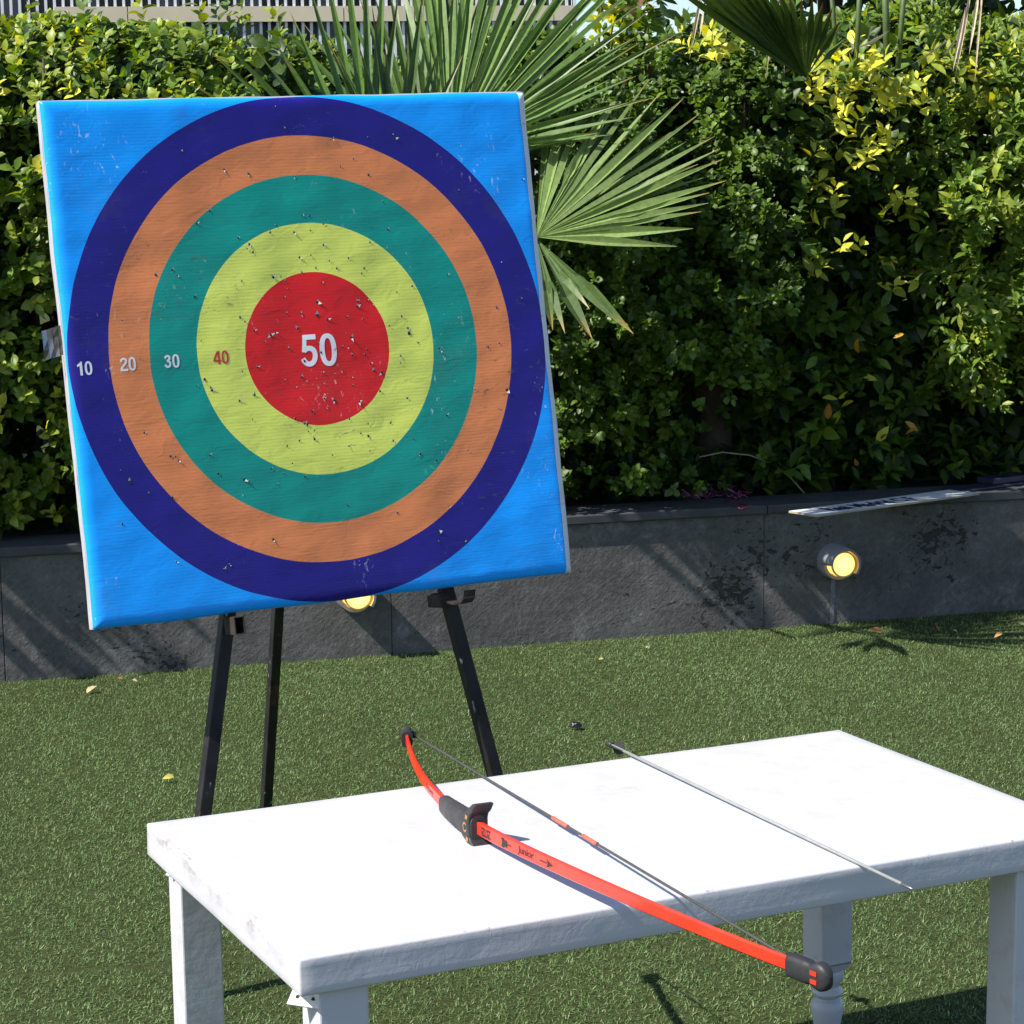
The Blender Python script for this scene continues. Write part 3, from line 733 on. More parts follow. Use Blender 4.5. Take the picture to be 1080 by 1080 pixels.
def target_material():
    m = NT('printed_banner'); v = m.coord()
    c = m.n('ShaderNodeTexCoord'); sx = m.n('ShaderNodeSeparateXYZ'); m.l(c.outputs['Object'], sx.inputs[0])
    x, y = sx.outputs[0], sx.outputs[1]
    x0, y0 = RC
    dx = m.math('SUBTRACT', x, x0); dy = m.math('SUBTRACT', y, y0)
    wob = m.math('MULTIPLY', m.math('SUBTRACT', m.noise(v, 9, 2), 0.5), 0.004)
    r = m.math('ADD', m.math('SQRT', m.math('ADD', m.math('MULTIPLY', dx, dx), m.math('MULTIPLY', dy, dy))), wob)
    R0 = RR
    cols = [(0.0, (0.66, 0.010, 0.012)), (0.302, (0.66, 0.72, 0.125)), (0.497, (0.0, 0.26, 0.21)), (0.685, (0.68, 0.215, 0.075)), (0.842, (0.010, 0.006, 0.195)), (1.0, (0.0, 0.31, 0.93))]
    rc = m.ramp(m.math('DIVIDE', r, R0 * 1.25), [(p / 1.25, cc) for p, cc in cols], 'CONSTANT')
    # white unprinted margin at both sides
    ex = m.math('GREATER_THAN', m.math('ADD', x, m.math('MULTIPLY', wob, 1.2)), 0.3885)
    rc = m.mix(ex, rc, (0.60, 0.61, 0.66))
    # sun bleaching, grime, scuffs
    rc = m.mix(m.math('MULTIPLY', m.noise(v, 3.0, 4), 0.02), rc, (0.6, 0.6, 0.62))
    gr = m.ramp(m.noise(v, 7, 8, 0.72), [(0.56, 0.0), (0.72, 1.0)])
    rc = m.mix(m.math('MULTIPLY', gr, 0.20), rc, (0.12, 0.09, 0.06))
    sc_v = m.coord(scale=(1, 3.0, 1), rot=(0, 0, 0.9))
    scr = m.math('MULTIPLY', m.ramp(m.noise(sc_v, 34, 4, 0.7, 1.2), [(0.62, 0.0), (0.67, 1.0)]), m.ramp(m.noise(v, 4.5, 3), [(0.50, 0.0), (0.62, 1.0)]))
    rc = m.mix(m.math('MULTIPLY', scr, 0.7), rc, (0.10, 0.085, 0.07))
    sc2 = m.coord(scale=(2.2, 1, 1), rot=(0, 0, -0.5))
    scr2 = m.math('MULTIPLY', m.ramp(m.noise(sc2, 46, 3, 0.7, 1.5), [(0.635, 0.0), (0.68, 1.0)]), m.ramp(m.noise(m.coord(scale=(1.3, 1, 1)), 5.5, 3), [(0.54, 0.0), (0.64, 1.0)]))
    rc = m.mix(m.math('MULTIPLY', scr2, 0.65), rc, (0.62, 0.60, 0.60))
    # cloth ribs and creases
    wv = m.n('ShaderNodeTexWave'); wv.wave_type = 'BANDS'; wv.bands_direction = 'Y'
    wv.inputs['Scale'].default_value = 62; wv.inputs['Distortion'].default_value = 1.2; wv.inputs['Detail'].default_value = 2
    m.l(v, wv.inputs['Vector'])
    ribm = m.noise(v, 6, 3)
    crv = m.coord(scale=(1.0, 0.55, 1), rot=(0, 0, 0.25))
    rid = m.n('ShaderNodeTexNoise'); rid.noise_type = 'RIDGED_MULTIFRACTAL'; rid.inputs['Scale'].default_value = 7.5; rid.inputs['Detail'].default_value = 3
    m.l(crv, rid.inputs['Vector'])
    n1 = m.bump(m.math('MULTIPLY', wv.outputs['Fac'], ribm), 0.11, 0.0008)
    n2 = m.bump(rid.outputs['Fac'], 0.40, 0.0032, n1)
    n3_ = m.bump(m.noise(m.coord(scale=(1, 1.6, 1), rot=(0, 0, 0.5)), 26, 4, 0.5, 1.0), 0.24, 0.003, n2)
    m.set(col=rc, rough=m.ramp(m.noise(v, 20, 4), [(0.3, 0.28), (0.7, 0.42)]), spec=0.25, nor=n3_)
    return m.m
# ring centre and radius, from where the rings are seen on the board plane
def on_board(p):
    q = onp(p, bc, bz) - bc; return np.array([q @ bx, q @ by])
RL, RRt, RT_, RB = on_board((70, 369)), on_board((578.5, 369)), on_board((330, 103.5)), on_board((333, 634))
RC = (float((on_board((258, 369)) + on_board((411, 369)))[0] / 2), float((RT_ + RB)[1] / 2))
RR = float(((RRt[0] - RL[0]) + (RT_[1] - RB[1])) / 4)
print('board', BP, CL, 'ring', RC, RR)
M_print = target_material()
M_vinyl = simple('white_vinyl', (0.40, 0.39, 0.41), 0.45, 0.12, 18, 0.2)
M_hole = simple('hole_shade', (0.02, 0.018, 0.016), 0.9, 0.2, 50)  # dark colour put in for the shade inside holes
M_flap = simple('torn_vinyl', (0.50, 0.50, 0.52), 0.7, 0.15, 50)
tgt = thing('archery_target', 'square foam archery target with coloured rings on a black easel', 'archery target', mat4=MB_)
def surf_n(u, v):
    """front height of the padded cloth"""
    e = min(0.5 * BWd - abs(u), 0.5 * BHt - abs(v)); rr = 0.019
    d = 0.0
    if e < rr: q = (rr - max(e, 0)) / rr; d = -rr * 0.52 * (1 - math.sqrt(max(0, 1 - q * q)))
    w = 0.0016 * mnoise.noise(Vector((u * 7, v * 7, 0.3))) + 0.0009 * mnoise.noise(Vector((u * 22 + 3, v * 9, 1.3)))
    w += 0.0011 * mnoise.noise(Vector((u * 11 + v * 9, v * 24 - u * 8, 4.3)))
    return d + w
NG = 170
def front_mesh():
    us = np.linspace(-0.5, 0.5, NG + 1)
    us = 0.5 * np.sign(us) * (1 - (1 - np.abs(2 * us)) ** 1.15)
    V = []
    for j in range(NG + 1):
        for i in range(NG + 1):
            u, v = us[i] * BWd, us[j] * BHt
            wobx = 0.0022 * mnoise.noise(Vector((0.0, v * 9, 7.0))) * abs(us[i] * 2) ** 6
            woby = 0.0018 * mnoise.noise(Vector((u * 9, 3.0, 9.0))) * abs(us[j] * 2) ** 6
            V.append((u + wobx, v + woby, surf_n(u, v)))
    idx = np.arange((NG + 1) ** 2).reshape(NG + 1, NG + 1)
    Q = np.stack([idx[:-1, :-1], idx[:-1, 1:], idx[1:, 1:], idx[1:, :-1]], -1).reshape(-1, 4)
    V = np.array(V); F4 = [Q]
    # arrow holes with torn flaps
    PV, PT, mats = [], [], []
    pts = []; NB = on_board((336, 369.5))
    for _ in range(1000):
        if len(pts) >= 190: break
        if random.random() < 0.75: a, r = random.uniform(0, 2 * math.pi), abs(random.gauss(0, 0.55)) * RR
        else: a, r = random.uniform(0, 2 * math.pi), random.uniform(0.2, 1.0) * RR
        u, v = RC[0] + r * math.cos(a), RC[1] + r * math.sin(a)
        if abs(u - NB[0]) < 0.040 and abs(v - NB[1]) < 0.030 and random.random() < 0.85: continue
        if abs(u) < 0.385 and abs(v) < 0.385: pts.append((u, v))
    off = len(V); T3 = []
    kinds = []
    for (u, v) in pts:
        z = surf_n(u, v) + 0.0006; s = random.uniform(0.0011, 0.0024) * (1.4 if random.random() < 0.12 else 1)
        n0 = len(PV)
        # flat dark disc for the shade in the hole
        k = 6; ph = random.uniform(0, 6)
        for q in range(k): PV.append((u + s * math.cos(ph + q * 2 * math.pi / k) * random.uniform(0.6, 1.1), v + s * 1.25 * math.sin(ph + q * 2 * math.pi / k) * random.uniform(0.6, 1.1), z))
        for q in range(1, k - 1): T3.append((off + n0, off + n0 + q, off + n0 + q + 1)); kinds.append(1)
        for _f in range(random.choice((1, 1, 2))):
            a = random.uniform(0.3, 2.6) if random.random() < 0.7 else random.uniform(0, 6.3)
            fl = s * random.uniform(1.0, 2.3); fw = s * random.uniform(0.5, 1.0); dx, dy = math.cos(a), math.sin(a); bx0, by0 = u + dx * s * .6, v + dy * s * .6
            n0 = len(PV)
            PV += [(bx0 - dy * fw, by0 + dx * fw, z + .0001), (bx0 + dy * fw, by0 - dx * fw, z + .0001), (bx0 + dx * fl, by0 + dy * fl, z + fl * random.uniform(0.15, 0.5))]
            T3.append((off + n0, off + n0 + 1, off + n0 + 2)); kinds.append(2)
    V = np.concatenate([V, np.array(PV)])
    o = mesh_np('target_face', V, [Q, np.array(T3)], [M_print, M_hole, M_flap], tgt)
    mi = np.concatenate([np.zeros(len(Q), int), np.array(kinds)]).astype(np.int32)
    o.data.polygons.foreach_set('material_index', mi)
    ring = list(idx[0, :]) + list(idx[1:, -1]) + list(idx[-1, -2::-1]) + list(idx[-2:0:-1, 0])
    return V[ring]
ringv = front_mesh()
n = len(ringv); b2 = ringv.copy(); b2[:, 2] = -BT
inn = ringv.copy(); inn[:, 2] += 0.0
V = np.concatenate([inn, b2]); i = np.arange(n); j = (i + 1) % n
o = mesh_np('side_band', V, [np.stack([i, i + n, j + n, j], -1)], M_vinyl, tgt, smooth=False)
bm = bmesh.new(); bm.faces.new([bm.verts.new(tuple(p)) for p in b2[::6]]); obj('back_sheet', bm, M_vinyl, tgt)
# white folded hem along the upper edge
bm = bmesh.new()
for (a, b_) in (((-0.5, 0.5), (0.5, 0.5)),):
    pts = [(a[0] * BWd + (b_[0] - a[0]) * BWd * t, 0.5 * BHt - 0.001 + 0.0012 * mnoise.noise(Vector((t * 14, 0, 2))), -0.0135) for t in np.linspace(0, 1, 60)]
    bm_tube(bm, pts, 0.0032, 6)
pts = [(-0.5 * BWd + 0.0005 + 0.0016 * mnoise.noise(Vector((0, t * 16, 5))), (t - 0.5) * BHt, -0.014) for t in np.linspace(0, 1, 60)]
bm_tube(bm, pts, 0.0022, 6)
obj('hem', bm, M_vinyl, tgt)
# numbers
def digit_parts(ch):
    """bold grotesque digits, height 1, centred; list of (kind, points)"""
    T = 0.165
    if ch == '0': return [('ring', None)]
    if ch == '1': return [('poly', [(-.02, -.5), (0.17, -.5), (0.17, .5), (.05, .5), (-.02, .40)]), ('poly', [(-.021, .21), (-.021, .40), (-.20, .28), (-.20, .13)])]
    if ch == '2': return [('path', [(-.20, .19), (-.18, .32), (-.07, .41), (.06, .41), (.17, .33), (.185, .19), (.12, .06), (.0, -.06), (-.13, -.19), (-.20, -.31), (-.21, -.36)]), ('poly', [(-.29, -.5), (.28, -.5), (.28, -.34), (-.29, -.34)])]
    if ch == '3': return [('path', [(-.20, .24), (-.13, .37), (0, .415), (.12, .37), (.165, .25), (.11, .12), (-.06, .06)]), ('path', [(-.06, .055), (.12, .0), (.19, -.16), (.14, -.34), (0, -.415), (-.14, -.36), (-.21, -.22)])]
    if ch == '4': return [('poly', [(.05, -.5), (.21, -.5), (.21, .5), (.05, .5)]), ('path', [(.06, .42), (-.10, .13), (-.245, -.16)]), ('poly', [(-.31, -.30), (.31, -.30), (.31, -.155), (-.31, -.155)])]
    return [('poly', [(-.17, .345), (.25, .345), (.25, .5), (-.17, .5)]), ('poly', [(-.17, .42), (-.23, -.02), (-.09, -.04), (-.04, .42)]), ('path', [(-.17, .01), (-.06, .085), (.05, .085), (.16, .02), (.20, -.14), (.14, -.33), (0, -.415), (-.14, -.36), (-.215, -.22)])]
def number(s, px, h, col, bold):
    u, v = on_board(px); bm = bmesh.new()
    k = h; adv = 0.62 * k; lay = 0
    def vert(x, y):
        return bm.verts.new((x, y, surf_n(x, y) + 0.00026 + 0.00003 * lay))
    for di, ch in enumerate(s):
        ox = u + (di - (len(s) - 1) / 2) * adv
        for kind, pts in digit_parts(ch):
            lay += 1
            if kind == 'poly': bm.faces.new([vert(ox + x * k, v + y * k) for x, y in pts])
            elif kind == 'ring':
                pr = None
                for q in range(41):
                    a = 2 * math.pi * q / 40; c_, s_ = math.cos(a), math.sin(a)
                    f = lambda t, e: math.copysign(abs(t) ** e, t)
                    row = [vert(ox + rx * f(c_, .85) * k, v + ry * f(s_, .85) * k) for rx, ry in ((.275, .5), (.115, .355))]
                    if pr: bm.faces.new((pr[0], pr[1], row[1], row[0]))
                    pr = row
            else:
                P = np.array(pts)
                for _ in range(3):            # corner cutting
                    Q = [P[0]]
                    for a, b_ in zip(P, P[1:]): Q += [0.75 * a + 0.25 * b_, 0.25 * a + 0.75 * b_]
                    P = np.array(Q + [P[-1]])
                pr = None
                for q in range(len(P)):
                    t = P[min(q + 1, len(P) - 1)] - P[max(q - 1, 0)]; t = t / np.linalg.norm(t); n_ = np.array([-t[1], t[0]]) * 0.0775
                    row = [vert(ox + w_[0] * k, v + w_[1] * k) for w_ in (P[q] - n_, P[q] + n_)]
                    if pr: bm.faces.new((pr[0], pr[1], row[1], row[0]))
                    pr = row
    bmesh.ops.triangulate(bm, faces=bm.faces[:])
    return obj('score_number', bm, col, tgt)
def num_mat(name, c, worn=(0.30, 0.06, 0.06)):
    m = NT(name); v = m.coord()
    w = m.ramp(m.noise(v, 60, 5, 0.7), [(0.60, 0.0), (0.66, 1.0)])
    m.set(col=m.mix(m.math('MULTIPLY', w, 0.6), c, worn), rough=0.4); return m.m
M_nw = num_mat('white_print', (0.72, 0.72, 0.76), (0.4, 0.4, 0.42)); M_nr = num_mat('red_print', (0.52, 0.03, 0.02), (0.45, 0.3, 0.1)); M_n50 = num_mat('white_print_worn', (0.74, 0.74, 0.78))
number('50', (336, 369.5), 0.051, M_n50, 0.022)
number('40', (233, 377), 0.0205, M_nr, 0.022)
number('30', (181, 381), 0.0205, M_nw, 0.022)
number('20', (135, 384), 0.0205, M_nw, 0.022)
number('10', (89, 388.5), 0.0205, M_nw, 0.022)
# strip of tape sticking out at the left edge
u, v = on_board((58, 363))
bm = bmesh.new(); gx = []
for a in range(5):
    row = []
    for b_ in range(4):
        row.append(bm.verts.new((u - 0.014 + 0.034 * a / 4, v - 0.022 + 0.044 * b_ / 3 + 0.002 * a, -0.018 + 0.004 * math.sin(a * 1.3 + b_))))
    gx.append(row)
for a in range(4):
    for b_ in range(3): bm.faces.new((gx[a][b_], gx[a + 1][b_], gx[a + 1][b_ + 1], gx[a][b_ + 1]))
m = NT('clear_tape'); m.set(col=m.ramp(m.noise(m.coord(), 60, 4), [(0.3, (0.06, 0.06, 0.05)), (0.7, (0.09, 0.088, 0.072))]), rough=0.35); m.b.inputs['Transmission Weight'].default_value = 0.35
obj('tape_strip', bm, m.m, tgt)

# ---- easel
def black_paint():
    m = NT('chipped_black_paint'); v = m.coord()
    base = m.ramp(m.noise(v, 30, 4), [(0.3, (0.010, 0.010, 0.011)), (0.7, (0.022, 0.022, 0.024))])
    rv = m.coord(scale=(1, 1, 0.35))
    rust = m.ramp(m.noise(rv, 22, 6, 0.7), [(0.60, 0.0), (0.70, 1.0)])
    chip = m.math('MULTIPLY', m.ramp(m.noise(rv, 75, 3, 0.6), [(0.66, 0.0), (0.70, 1.0)]), m.ramp(m.noise(v, 5, 2), [(0.46, 0.0), (0.56, 1.0)]))
    c = m.mix(m.math('MULTIPLY', rust, 0.8), base, (0.13, 0.055, 0.022)); c = m.mix(m.math('MULTIPLY', chip, 0.8), c, (0.5, 0.51, 0.55))
    m.set(col=c, spec=0.22, rough=m.mix(rust, (0.5, 0.5, 0.5), (0.9, 0.9, 0.9)), nor=m.bump(m.noise(v, 90, 4), 0.2, 0.001)); return m.m
M_black = black_paint()
M_rust = simple('rusty_steel', (0.022, 0.014, 0.011), 0.85, 0.5, 40, 0.5)
off = -BT - 0.020
P0 = bc + bz * off
ez0 = onz((350, 760)); ez0[2] = 0
easel = thing('easel', 'black steel three-legged easel holding up the ring target', 'easel', loc=(float(bc[0]), float(bc[1]), 0.0))
EL = np.array(easel.location)
apex = onp((327, 118), P0, bz)
def bar(bm, a, b, wx, wy, fx):
    a, b = np.asarray(a, float), np.asarray(b, float); z = unit(b - a); x = unit(fx - z * (fx @ z)); y = np.cross(z, x)
    ln = np.linalg.norm(b - a)
    bm_box(bm, (-wx / 2, -wy / 2, 0), (wx / 2, wy / 2, ln), frame(a, x, y, z))
def leg_to_ground(p_hi, p_lo, plane_n=bz, P=P0):
    a, b = onp(p_hi, P, plane_n), onp(p_lo, P, plane_n); d = b - a; t = -a[2] / d[2]; return a, a + d * t
lo_legs = []
for hi, lo, sh in (((239.8, 650), (214.5, 857), -0.02), ((470.5, 623), (521, 814), 0.02)):
    a, g = leg_to_ground(hi, lo)
    top = a + (a - g) * ((apex[2] - 0.03 - a[2]) / (a[2] - g[2]))
    bm = bmesh.new(); bar(bm, g - EL, top - EL, 0.0205, 0.024, bx); bevel(obj('front_leg', bm, M_black, easel), 0.002, 2); lo_legs.append((a, g))
# rear leg: hinged at the top, foot set back
fr = onz((279.5, 868)); hi_ = onp((293, 650), (fr + apex - bz * 0.03) / 2, np.array([0.0, 1.0, 0.0]))
topr = apex - bz * 0.035
rt = onp((322, 150), topr, bz)
bm = bmesh.new(); bar(bm, fr - EL, rt - EL, 0.0185, 0.022, bx); bevel(obj('rear_leg', bm, M_black, easel), 0.002, 2)
bm = bmesh.new(); bar(bm, apex - bx * 0.05 - UPW * 0.01 - EL, apex + bx * 0.05 - UPW * 0.01 - EL, 0.03, 0.03, bz); bevel(obj('hinge_plate', bm, M_rust, easel), 0.002, 2)
# tube stub on which the target stands (left leg) and bent hook (right leg)
def stub(px):
    u, v = on_board(px); cx = bc + bx * u + by * (v)
    a = cx + bz * (-BT - 0.004); b_ = cx + bz * 0.016
    bm = bmesh.new()
    w_, h_, t_ = 0.0165, 0.027, 0.0016
    Mx = frame(a - EL, bx, by, bz); ln = np.linalg.norm(b_ - a)
    for lo_, hi2 in (((-w_ / 2, -h_ / 2, 0), (-w_ / 2 + t_, h_ / 2, ln)), ((w_ / 2 - t_, -h_ / 2, 0), (w_ / 2, h_ / 2, ln)),
                     ((-w_ / 2 + t_, h_ / 2 - t_, 0), (w_ / 2 - t_, h_ / 2, ln)), ((-w_ / 2 + t_, -h_ / 2, 0), (w_ / 2 - t_, -h_ / 2 + t_, ln))):
        bm_box(bm, lo_, hi2, Mx)
    bm_box(bm, (-w_ / 2 + t_ * 1.01, -h_ / 2 + t_ * 1.01, 0.001), (w_ / 2 - t_ * 1.01, h_ / 2 - t_ * 1.01, 0.004), Mx, 1)
    return obj('support_stub', bm, [M_rust, M_hole], easel)
stub((249.5, 659.5))
u, v = on_board((479, 629)); cx = bc + bx * u + by * v - EL
bm = bmesh.new()
pth = [(-0.012, 0.006, -0.066), (-0.012, 0.0, -0.04), (-0.012, -0.006, -0.01), (-0.006, -0.010, 0.008), (0.004, -0.009, 0.014), (0.009, -0.002, 0.016), (0.011, 0.008, 0.016)]
prev = None
for q in pth:
    row = []
    for (dx, dt) in ((0, 0), (0.020, 0), (0.020, 0.003), (0, 0.003)):
        row.append(bm.verts.new(tuple(cx + bx * (q[0] + dx) + by * (q[1] - dt) + bz * q[2])))
    if prev:
        for k in range(4): bm.faces.new((prev[k], prev[(k + 1) % 4], row[(k + 1) % 4], row[k]))
    else: bm.faces.new(row)
    prev = row
bm.faces.new(prev[::-1])
obj('support_hook', bm, M_rust, easel)
u, v = on_board((474, 634)); cx = bc + bx * u + by * v - EL
bm = bmesh.new(); bm_box(bm, (-0.009, -0.010, -0.07), (0.010, 0.010, -0.020), frame(cx, bx, by, bz)); bevel(obj('support_block', bm, M_rust, easel), 0.002, 1)

# ================================================================== TABLE
ZT, TH = 0.44, 0.042
tA, tB, tC, tD = [onz(p, ZT) for p in ((315, 1012), (154, 868), (885, 769), (1155, 872))]
e1 = unit((tD - tA) + (tC - tB)); e2 = np.array([-e1[1], e1[0], 0.0])
TL_ = float(((tD - tA) @ e1 + (tC - tB) @ e1) / 2); TW = float(((tB - tA) @ e2 + (tC - tD) @ e2) / 2)
def white_paint(name='thick_white_paint', top=False):
    m = NT(name); v = m.coord()
    c = m.ramp(m.noise(v, 5, 5, 0.6), [(0.3, (0.505, 0.497, 0.53)), (0.7, (0.525, 0.517, 0.55))])
    # worn spots, a tan stain or two
    g = m.n('ShaderNodeNewGeometry')
    pt = m.ramp(g.outputs['Pointiness'], [(0.51, 0.0), (0.545, 1.0)])
    chip = m.math('MULTIPLY', pt, m.ramp(m.noise(v, 26, 6, 0.75), [(0.54, 0.0), (0.62, 1.0)]))
    c = m.mix(m.math('MULTIPLY', chip, 0.0 if top else 0.2), c, (0.33, 0.23, 0.14))
    st = m.math('MULTIPLY', m.ramp(m.noise(v, 3.1, 3), [(0.66, 0.0), (0.80, 1.0)]), m.ramp(m.noise(v, 30, 5, 0.7), [(0.4, 0.3), (0.7, 1.0)]))
    if top:
        sp_ = m.n('ShaderNodeTexGradient'); sp_.gradient_type = 'SPHERICAL'
        mpp = m.n('ShaderNodeMapping'); mpp.inputs['Scale'].default_value = (14, 14, 14); mpp.inputs['Location'].default_value = (-14 * STX[0], -14 * STX[1], -14 * ZT)
        t0_ = m.n('ShaderNodeTexCoord'); m.l(t0_.outputs['Object'], mpp.inputs[0]); m.l(mpp.outputs[0], sp_.inputs[0])
        st = m.math('MULTIPLY', sp_.outputs['Fac'], m.ramp(m.noise(v, 24, 6, 0.75), [(0.42, 0.0), (0.70, 1.0)]))
        c = m.mix(m.math('MULTIPLY', st, 0.75), c, (0.40, 0.33, 0.22))
        tc = m.n('ShaderNodeTexCoord'); sx = m.n('ShaderNodeSeparateXYZ'); m.l(tc.outputs['Object'], sx.inputs[0])
        ex = m.math('LESS_THAN', sx.outputs[0], 0.006); zz = m.ramp(m.math('MULTIPLY', m.math('SUBTRACT', sx.outputs[2], ZT - 0.030), 30.0), [(0.0, 0.0), (0.75, 0.9), (1.0, 1.0)])
        wr = m.ramp(m.noise(m.coord(scale=(1, 1, 2.2)), 17, 7, 0.75), [(0.50, 0.0), (0.66, 1.0)])
        c = m.mix(m.math('MULTIPLY', m.math('MULTIPLY', ex, zz), m.math('MULTIPLY', wr, 0.75)), c, (0.17, 0.12, 0.085))
        ey = m.math('MULTIPLY', m.math('LESS_THAN', m.math('ABSOLUTE', m.math('SUBTRACT', sx.outputs[2], ZT - 0.0015)), 0.004), m.ramp(m.noise(v, 33, 6, 0.8), [(0.58, 0.0), (0.64, 1.0)]))
        c = m.mix(m.math('MULTIPLY', m.math('MULTIPLY', ey, m.math('LESS_THAN', sx.outputs[1], 0.005)), 0.6), c, (0.20, 0.14, 0.09))
    dt = m.ramp(m.noise(v, 48, 5, 0.75), [(0.70, 0.0), (0.76, 1.0)])
    c = m.mix(m.math('MULTIPLY', dt, 0.0 if top else 0.25), c, (0.30, 0.27, 0.24))
    bv = m.coord(scale=(1, 8, 8)); dr = m.noise(bv, 9, 5, 0.6)
    lump = m.noise(v, 22, 4, 0.55)
    vo = m.n('ShaderNodeTexVoronoi'); vo.feature = 'DISTANCE_TO_EDGE'; vo.inputs['Scale'].default_value = 5.5
    wv_ = m.n('ShaderNodeVectorMath'); wv_.operation = 'ADD'
    nz = m.n('ShaderNodeTexNoise'); nz.inputs['Scale'].default_value = 9
    m.l(v, nz.inputs['Vector']); m.l(v, wv_.inputs[0]); m.l(nz.outputs['Color'], wv_.inputs[1]); m.l(wv_.outputs[0], vo.inputs['Vector'])
    crack = m.math('MULTIPLY', m.ramp(vo.outputs['Distance'], [(0.0, 0.0), (0.03, 1.0)]), 0.6)
    n1 = m.bump(dr, 0.25, 0.0012); n2 = m.bump(lump, 0.30, 0.004, n1); n3_ = m.bump(crack, 0.07 if top else 0.02, 0.0015, n2)
    m.set(col=c, rough=m.ramp(lump, [(0.3, 0.32), (0.7, 0.5)]), nor=n3_); return m.m
_sp = onz((660, 832), ZT) - tA; STX = (float(_sp @ e1), float(_sp @ e2))
M_white = white_paint(); M_top = white_paint('worn_white_top', True)
MT = frame((tA[0], tA[1], 0.0), e1, e2, UPW)
table = thing('low_table', 'low white painted wooden table carrying the bow and the arrow', 'table', mat4=MT)
bm = bmesh.new()
nx, ny, nz = 60, 34, 4
gv = {}
def tv(i, j, k):
    if (i, j, k) not in gv:
        x, y, z = TL_ * i / nx, TW * j / ny, ZT - TH + TH * k / nz
        x = 0.0 + x; q = Vector((x * 5, y * 5, z * 20))
        # paint-rounded edges
        def er(val, lo, hi, r=0.004): return 0
        w = 0.0016
        gv[(i, j, k)] = bm.verts.new((x + w * mnoise.noise(q + Vector((3, 0, 0))), y + w * mnoise.noise(q + Vector((0, 7, 0))), z + (0.0008 * mnoise.noise(q * 0.6 + Vector((0, 0, 9))))))
    return gv[(i, j, k)]
for i in range(nx):
    for j in range(ny):
        for k in (0, nz): bm.faces.new((tv(i, j, k), tv(i + 1, j, k), tv(i + 1, j + 1, k), tv(i, j + 1, k)))
for i in range(nx):
    for k in range(nz):
        for j in (0, ny): bm.faces.new((tv(i, j, k), tv(i + 1, j, k), tv(i + 1, j, k + 1), tv(i, j, k + 1)))
for j in range(ny):
    for k in range(nz):
        for i in (0, nx): bm.faces.new((tv(i, j, k), tv(i, j + 1, k), tv(i, j + 1, k + 1), tv(i, j, k + 1)))
o = obj('tabletop', bm, M_top, table, smooth=True)
bevel(o, 0.0028, 2, 50)
# turned legs
def table_leg(x, y, w, splay=0.0):
    bm = bmesh.new(); zb = 0.098; zt = ZT - TH - 0.0005
    bm_box(bm, (-w / 2, -w / 2, zb + 0.012), (w / 2, w / 2, zt))
    # chamfered lower end of the block
    q = w / 2; c_ = q * 0.78
    lo_ = [bm.verts.new((sx * c_, sy * c_, zb)) for sx, sy in ((-1, -1), (1, -1), (1, 1), (-1, 1))]
    hi2 = [bm.verts.new((sx * (q - 0.0003), sy * (q - 0.0003), zb + 0.0118)) for sx, sy in ((-1, -1), (1, -1), (1, 1), (-1, 1))]
    for k in range(4): bm.faces.new((lo_[k], lo_[(k + 1) % 4], hi2[(k + 1) % 4], hi2[k]))
    bm.faces.new(lo_[::-1])
    R = w * 0.5
    bm_lathe(bm, [(0.30 * R, 0.0), (0.62 * R, 0.0), (0.70 * R, 0.004), (0.80 * R, 0.020), (0.92 * R, 0.036), (0.90 * R, 0.047), (0.66 * R, 0.053), (0.62 * R, 0.055), (0.80 * R, 0.058), (0.93 * R, 0.063), (0.80 * R, 0.068),
                  (0.64 * R, 0.071), (0.70 * R, 0.075), (0.88 * R, 0.082), (0.93 * R, 0.090), (0.90 * R, zb + 0.0005)], 32)
    o = obj('leg', bm, M_white, table)
    bevel(o, 0.0025, 2, 50)
    o.location = (x, y, 0); o.rotation_euler = (0, splay, 0)
    return o
table_leg(0.021 + 0.027, TW - 0.015 - 0.027, 0.052)
table_leg(TL_ - 0.018 - 0.026, TW - 0.014 - 0.026, 0.052)
table_leg(0.024 + 0.028, 0.006 + 0.029, 0.056)
table_leg(TL_ - 0.062 - 0.027, 0.008 + 0.027, 0.054, 0.012)
# white metal corner plates under the top
M_plate = simple('white_metal_plate', (0.72, 0.72, 0.68), 0.35, 0.1, 40)
def plate(x, y, rot, tilt):
    bm = bmesh.new()
    bm_box(bm, (-0.019, -0.010, 0), (0.019, 0.010, 0.0022))
    for hx in (-0.010, 0.009): bm_lathe(bm, [(0.0001, 0.0026), (0.0024, 0.0026)], 10, Matrix.Translation((hx, 0.0, 0)), 1, cap=False)
    o = obj('corner_plate', bm, [M_plate, M_hole], table)
    o.matrix_basis = Matrix.Translation((x, y, ZT - TH - 0.014)) @ Matrix.Rotation(rot, 4, 'Z') @ Matrix.Rotation(tilt, 4, 'X')
    return o
plate(0.018, 0.030, math.radians(-48), math.radians(38))
plate(0.030, TW - 0.050, math.radians(-60), math.radians(25))

# ================================================================== BOW
ZB = lambda y: ZT + 0.0115 + 0.040 * (2.86 - y)          # height of the limb's centre line
def on_bow(p):
    P = onz(p, ZT + 0.03)
    for _ in range(6): P = onz(p, ZB(P[1]))
    return P
ctr_px = [(428.5, 776), (430.5, 790), (435, 804), (442, 818), (452, 832), (464, 845), (478, 857), (492, 866.5), (506, 875), (530, 887.5), (560, 901.5), (590, 915), (620, 928.5), (650, 942), (680, 955), (710, 967), (740, 980), (770, 992.5), (800, 1004), (826, 1014), (850, 1023.5)]
CP = np.array([on_bow(p) for p in ctr_px])
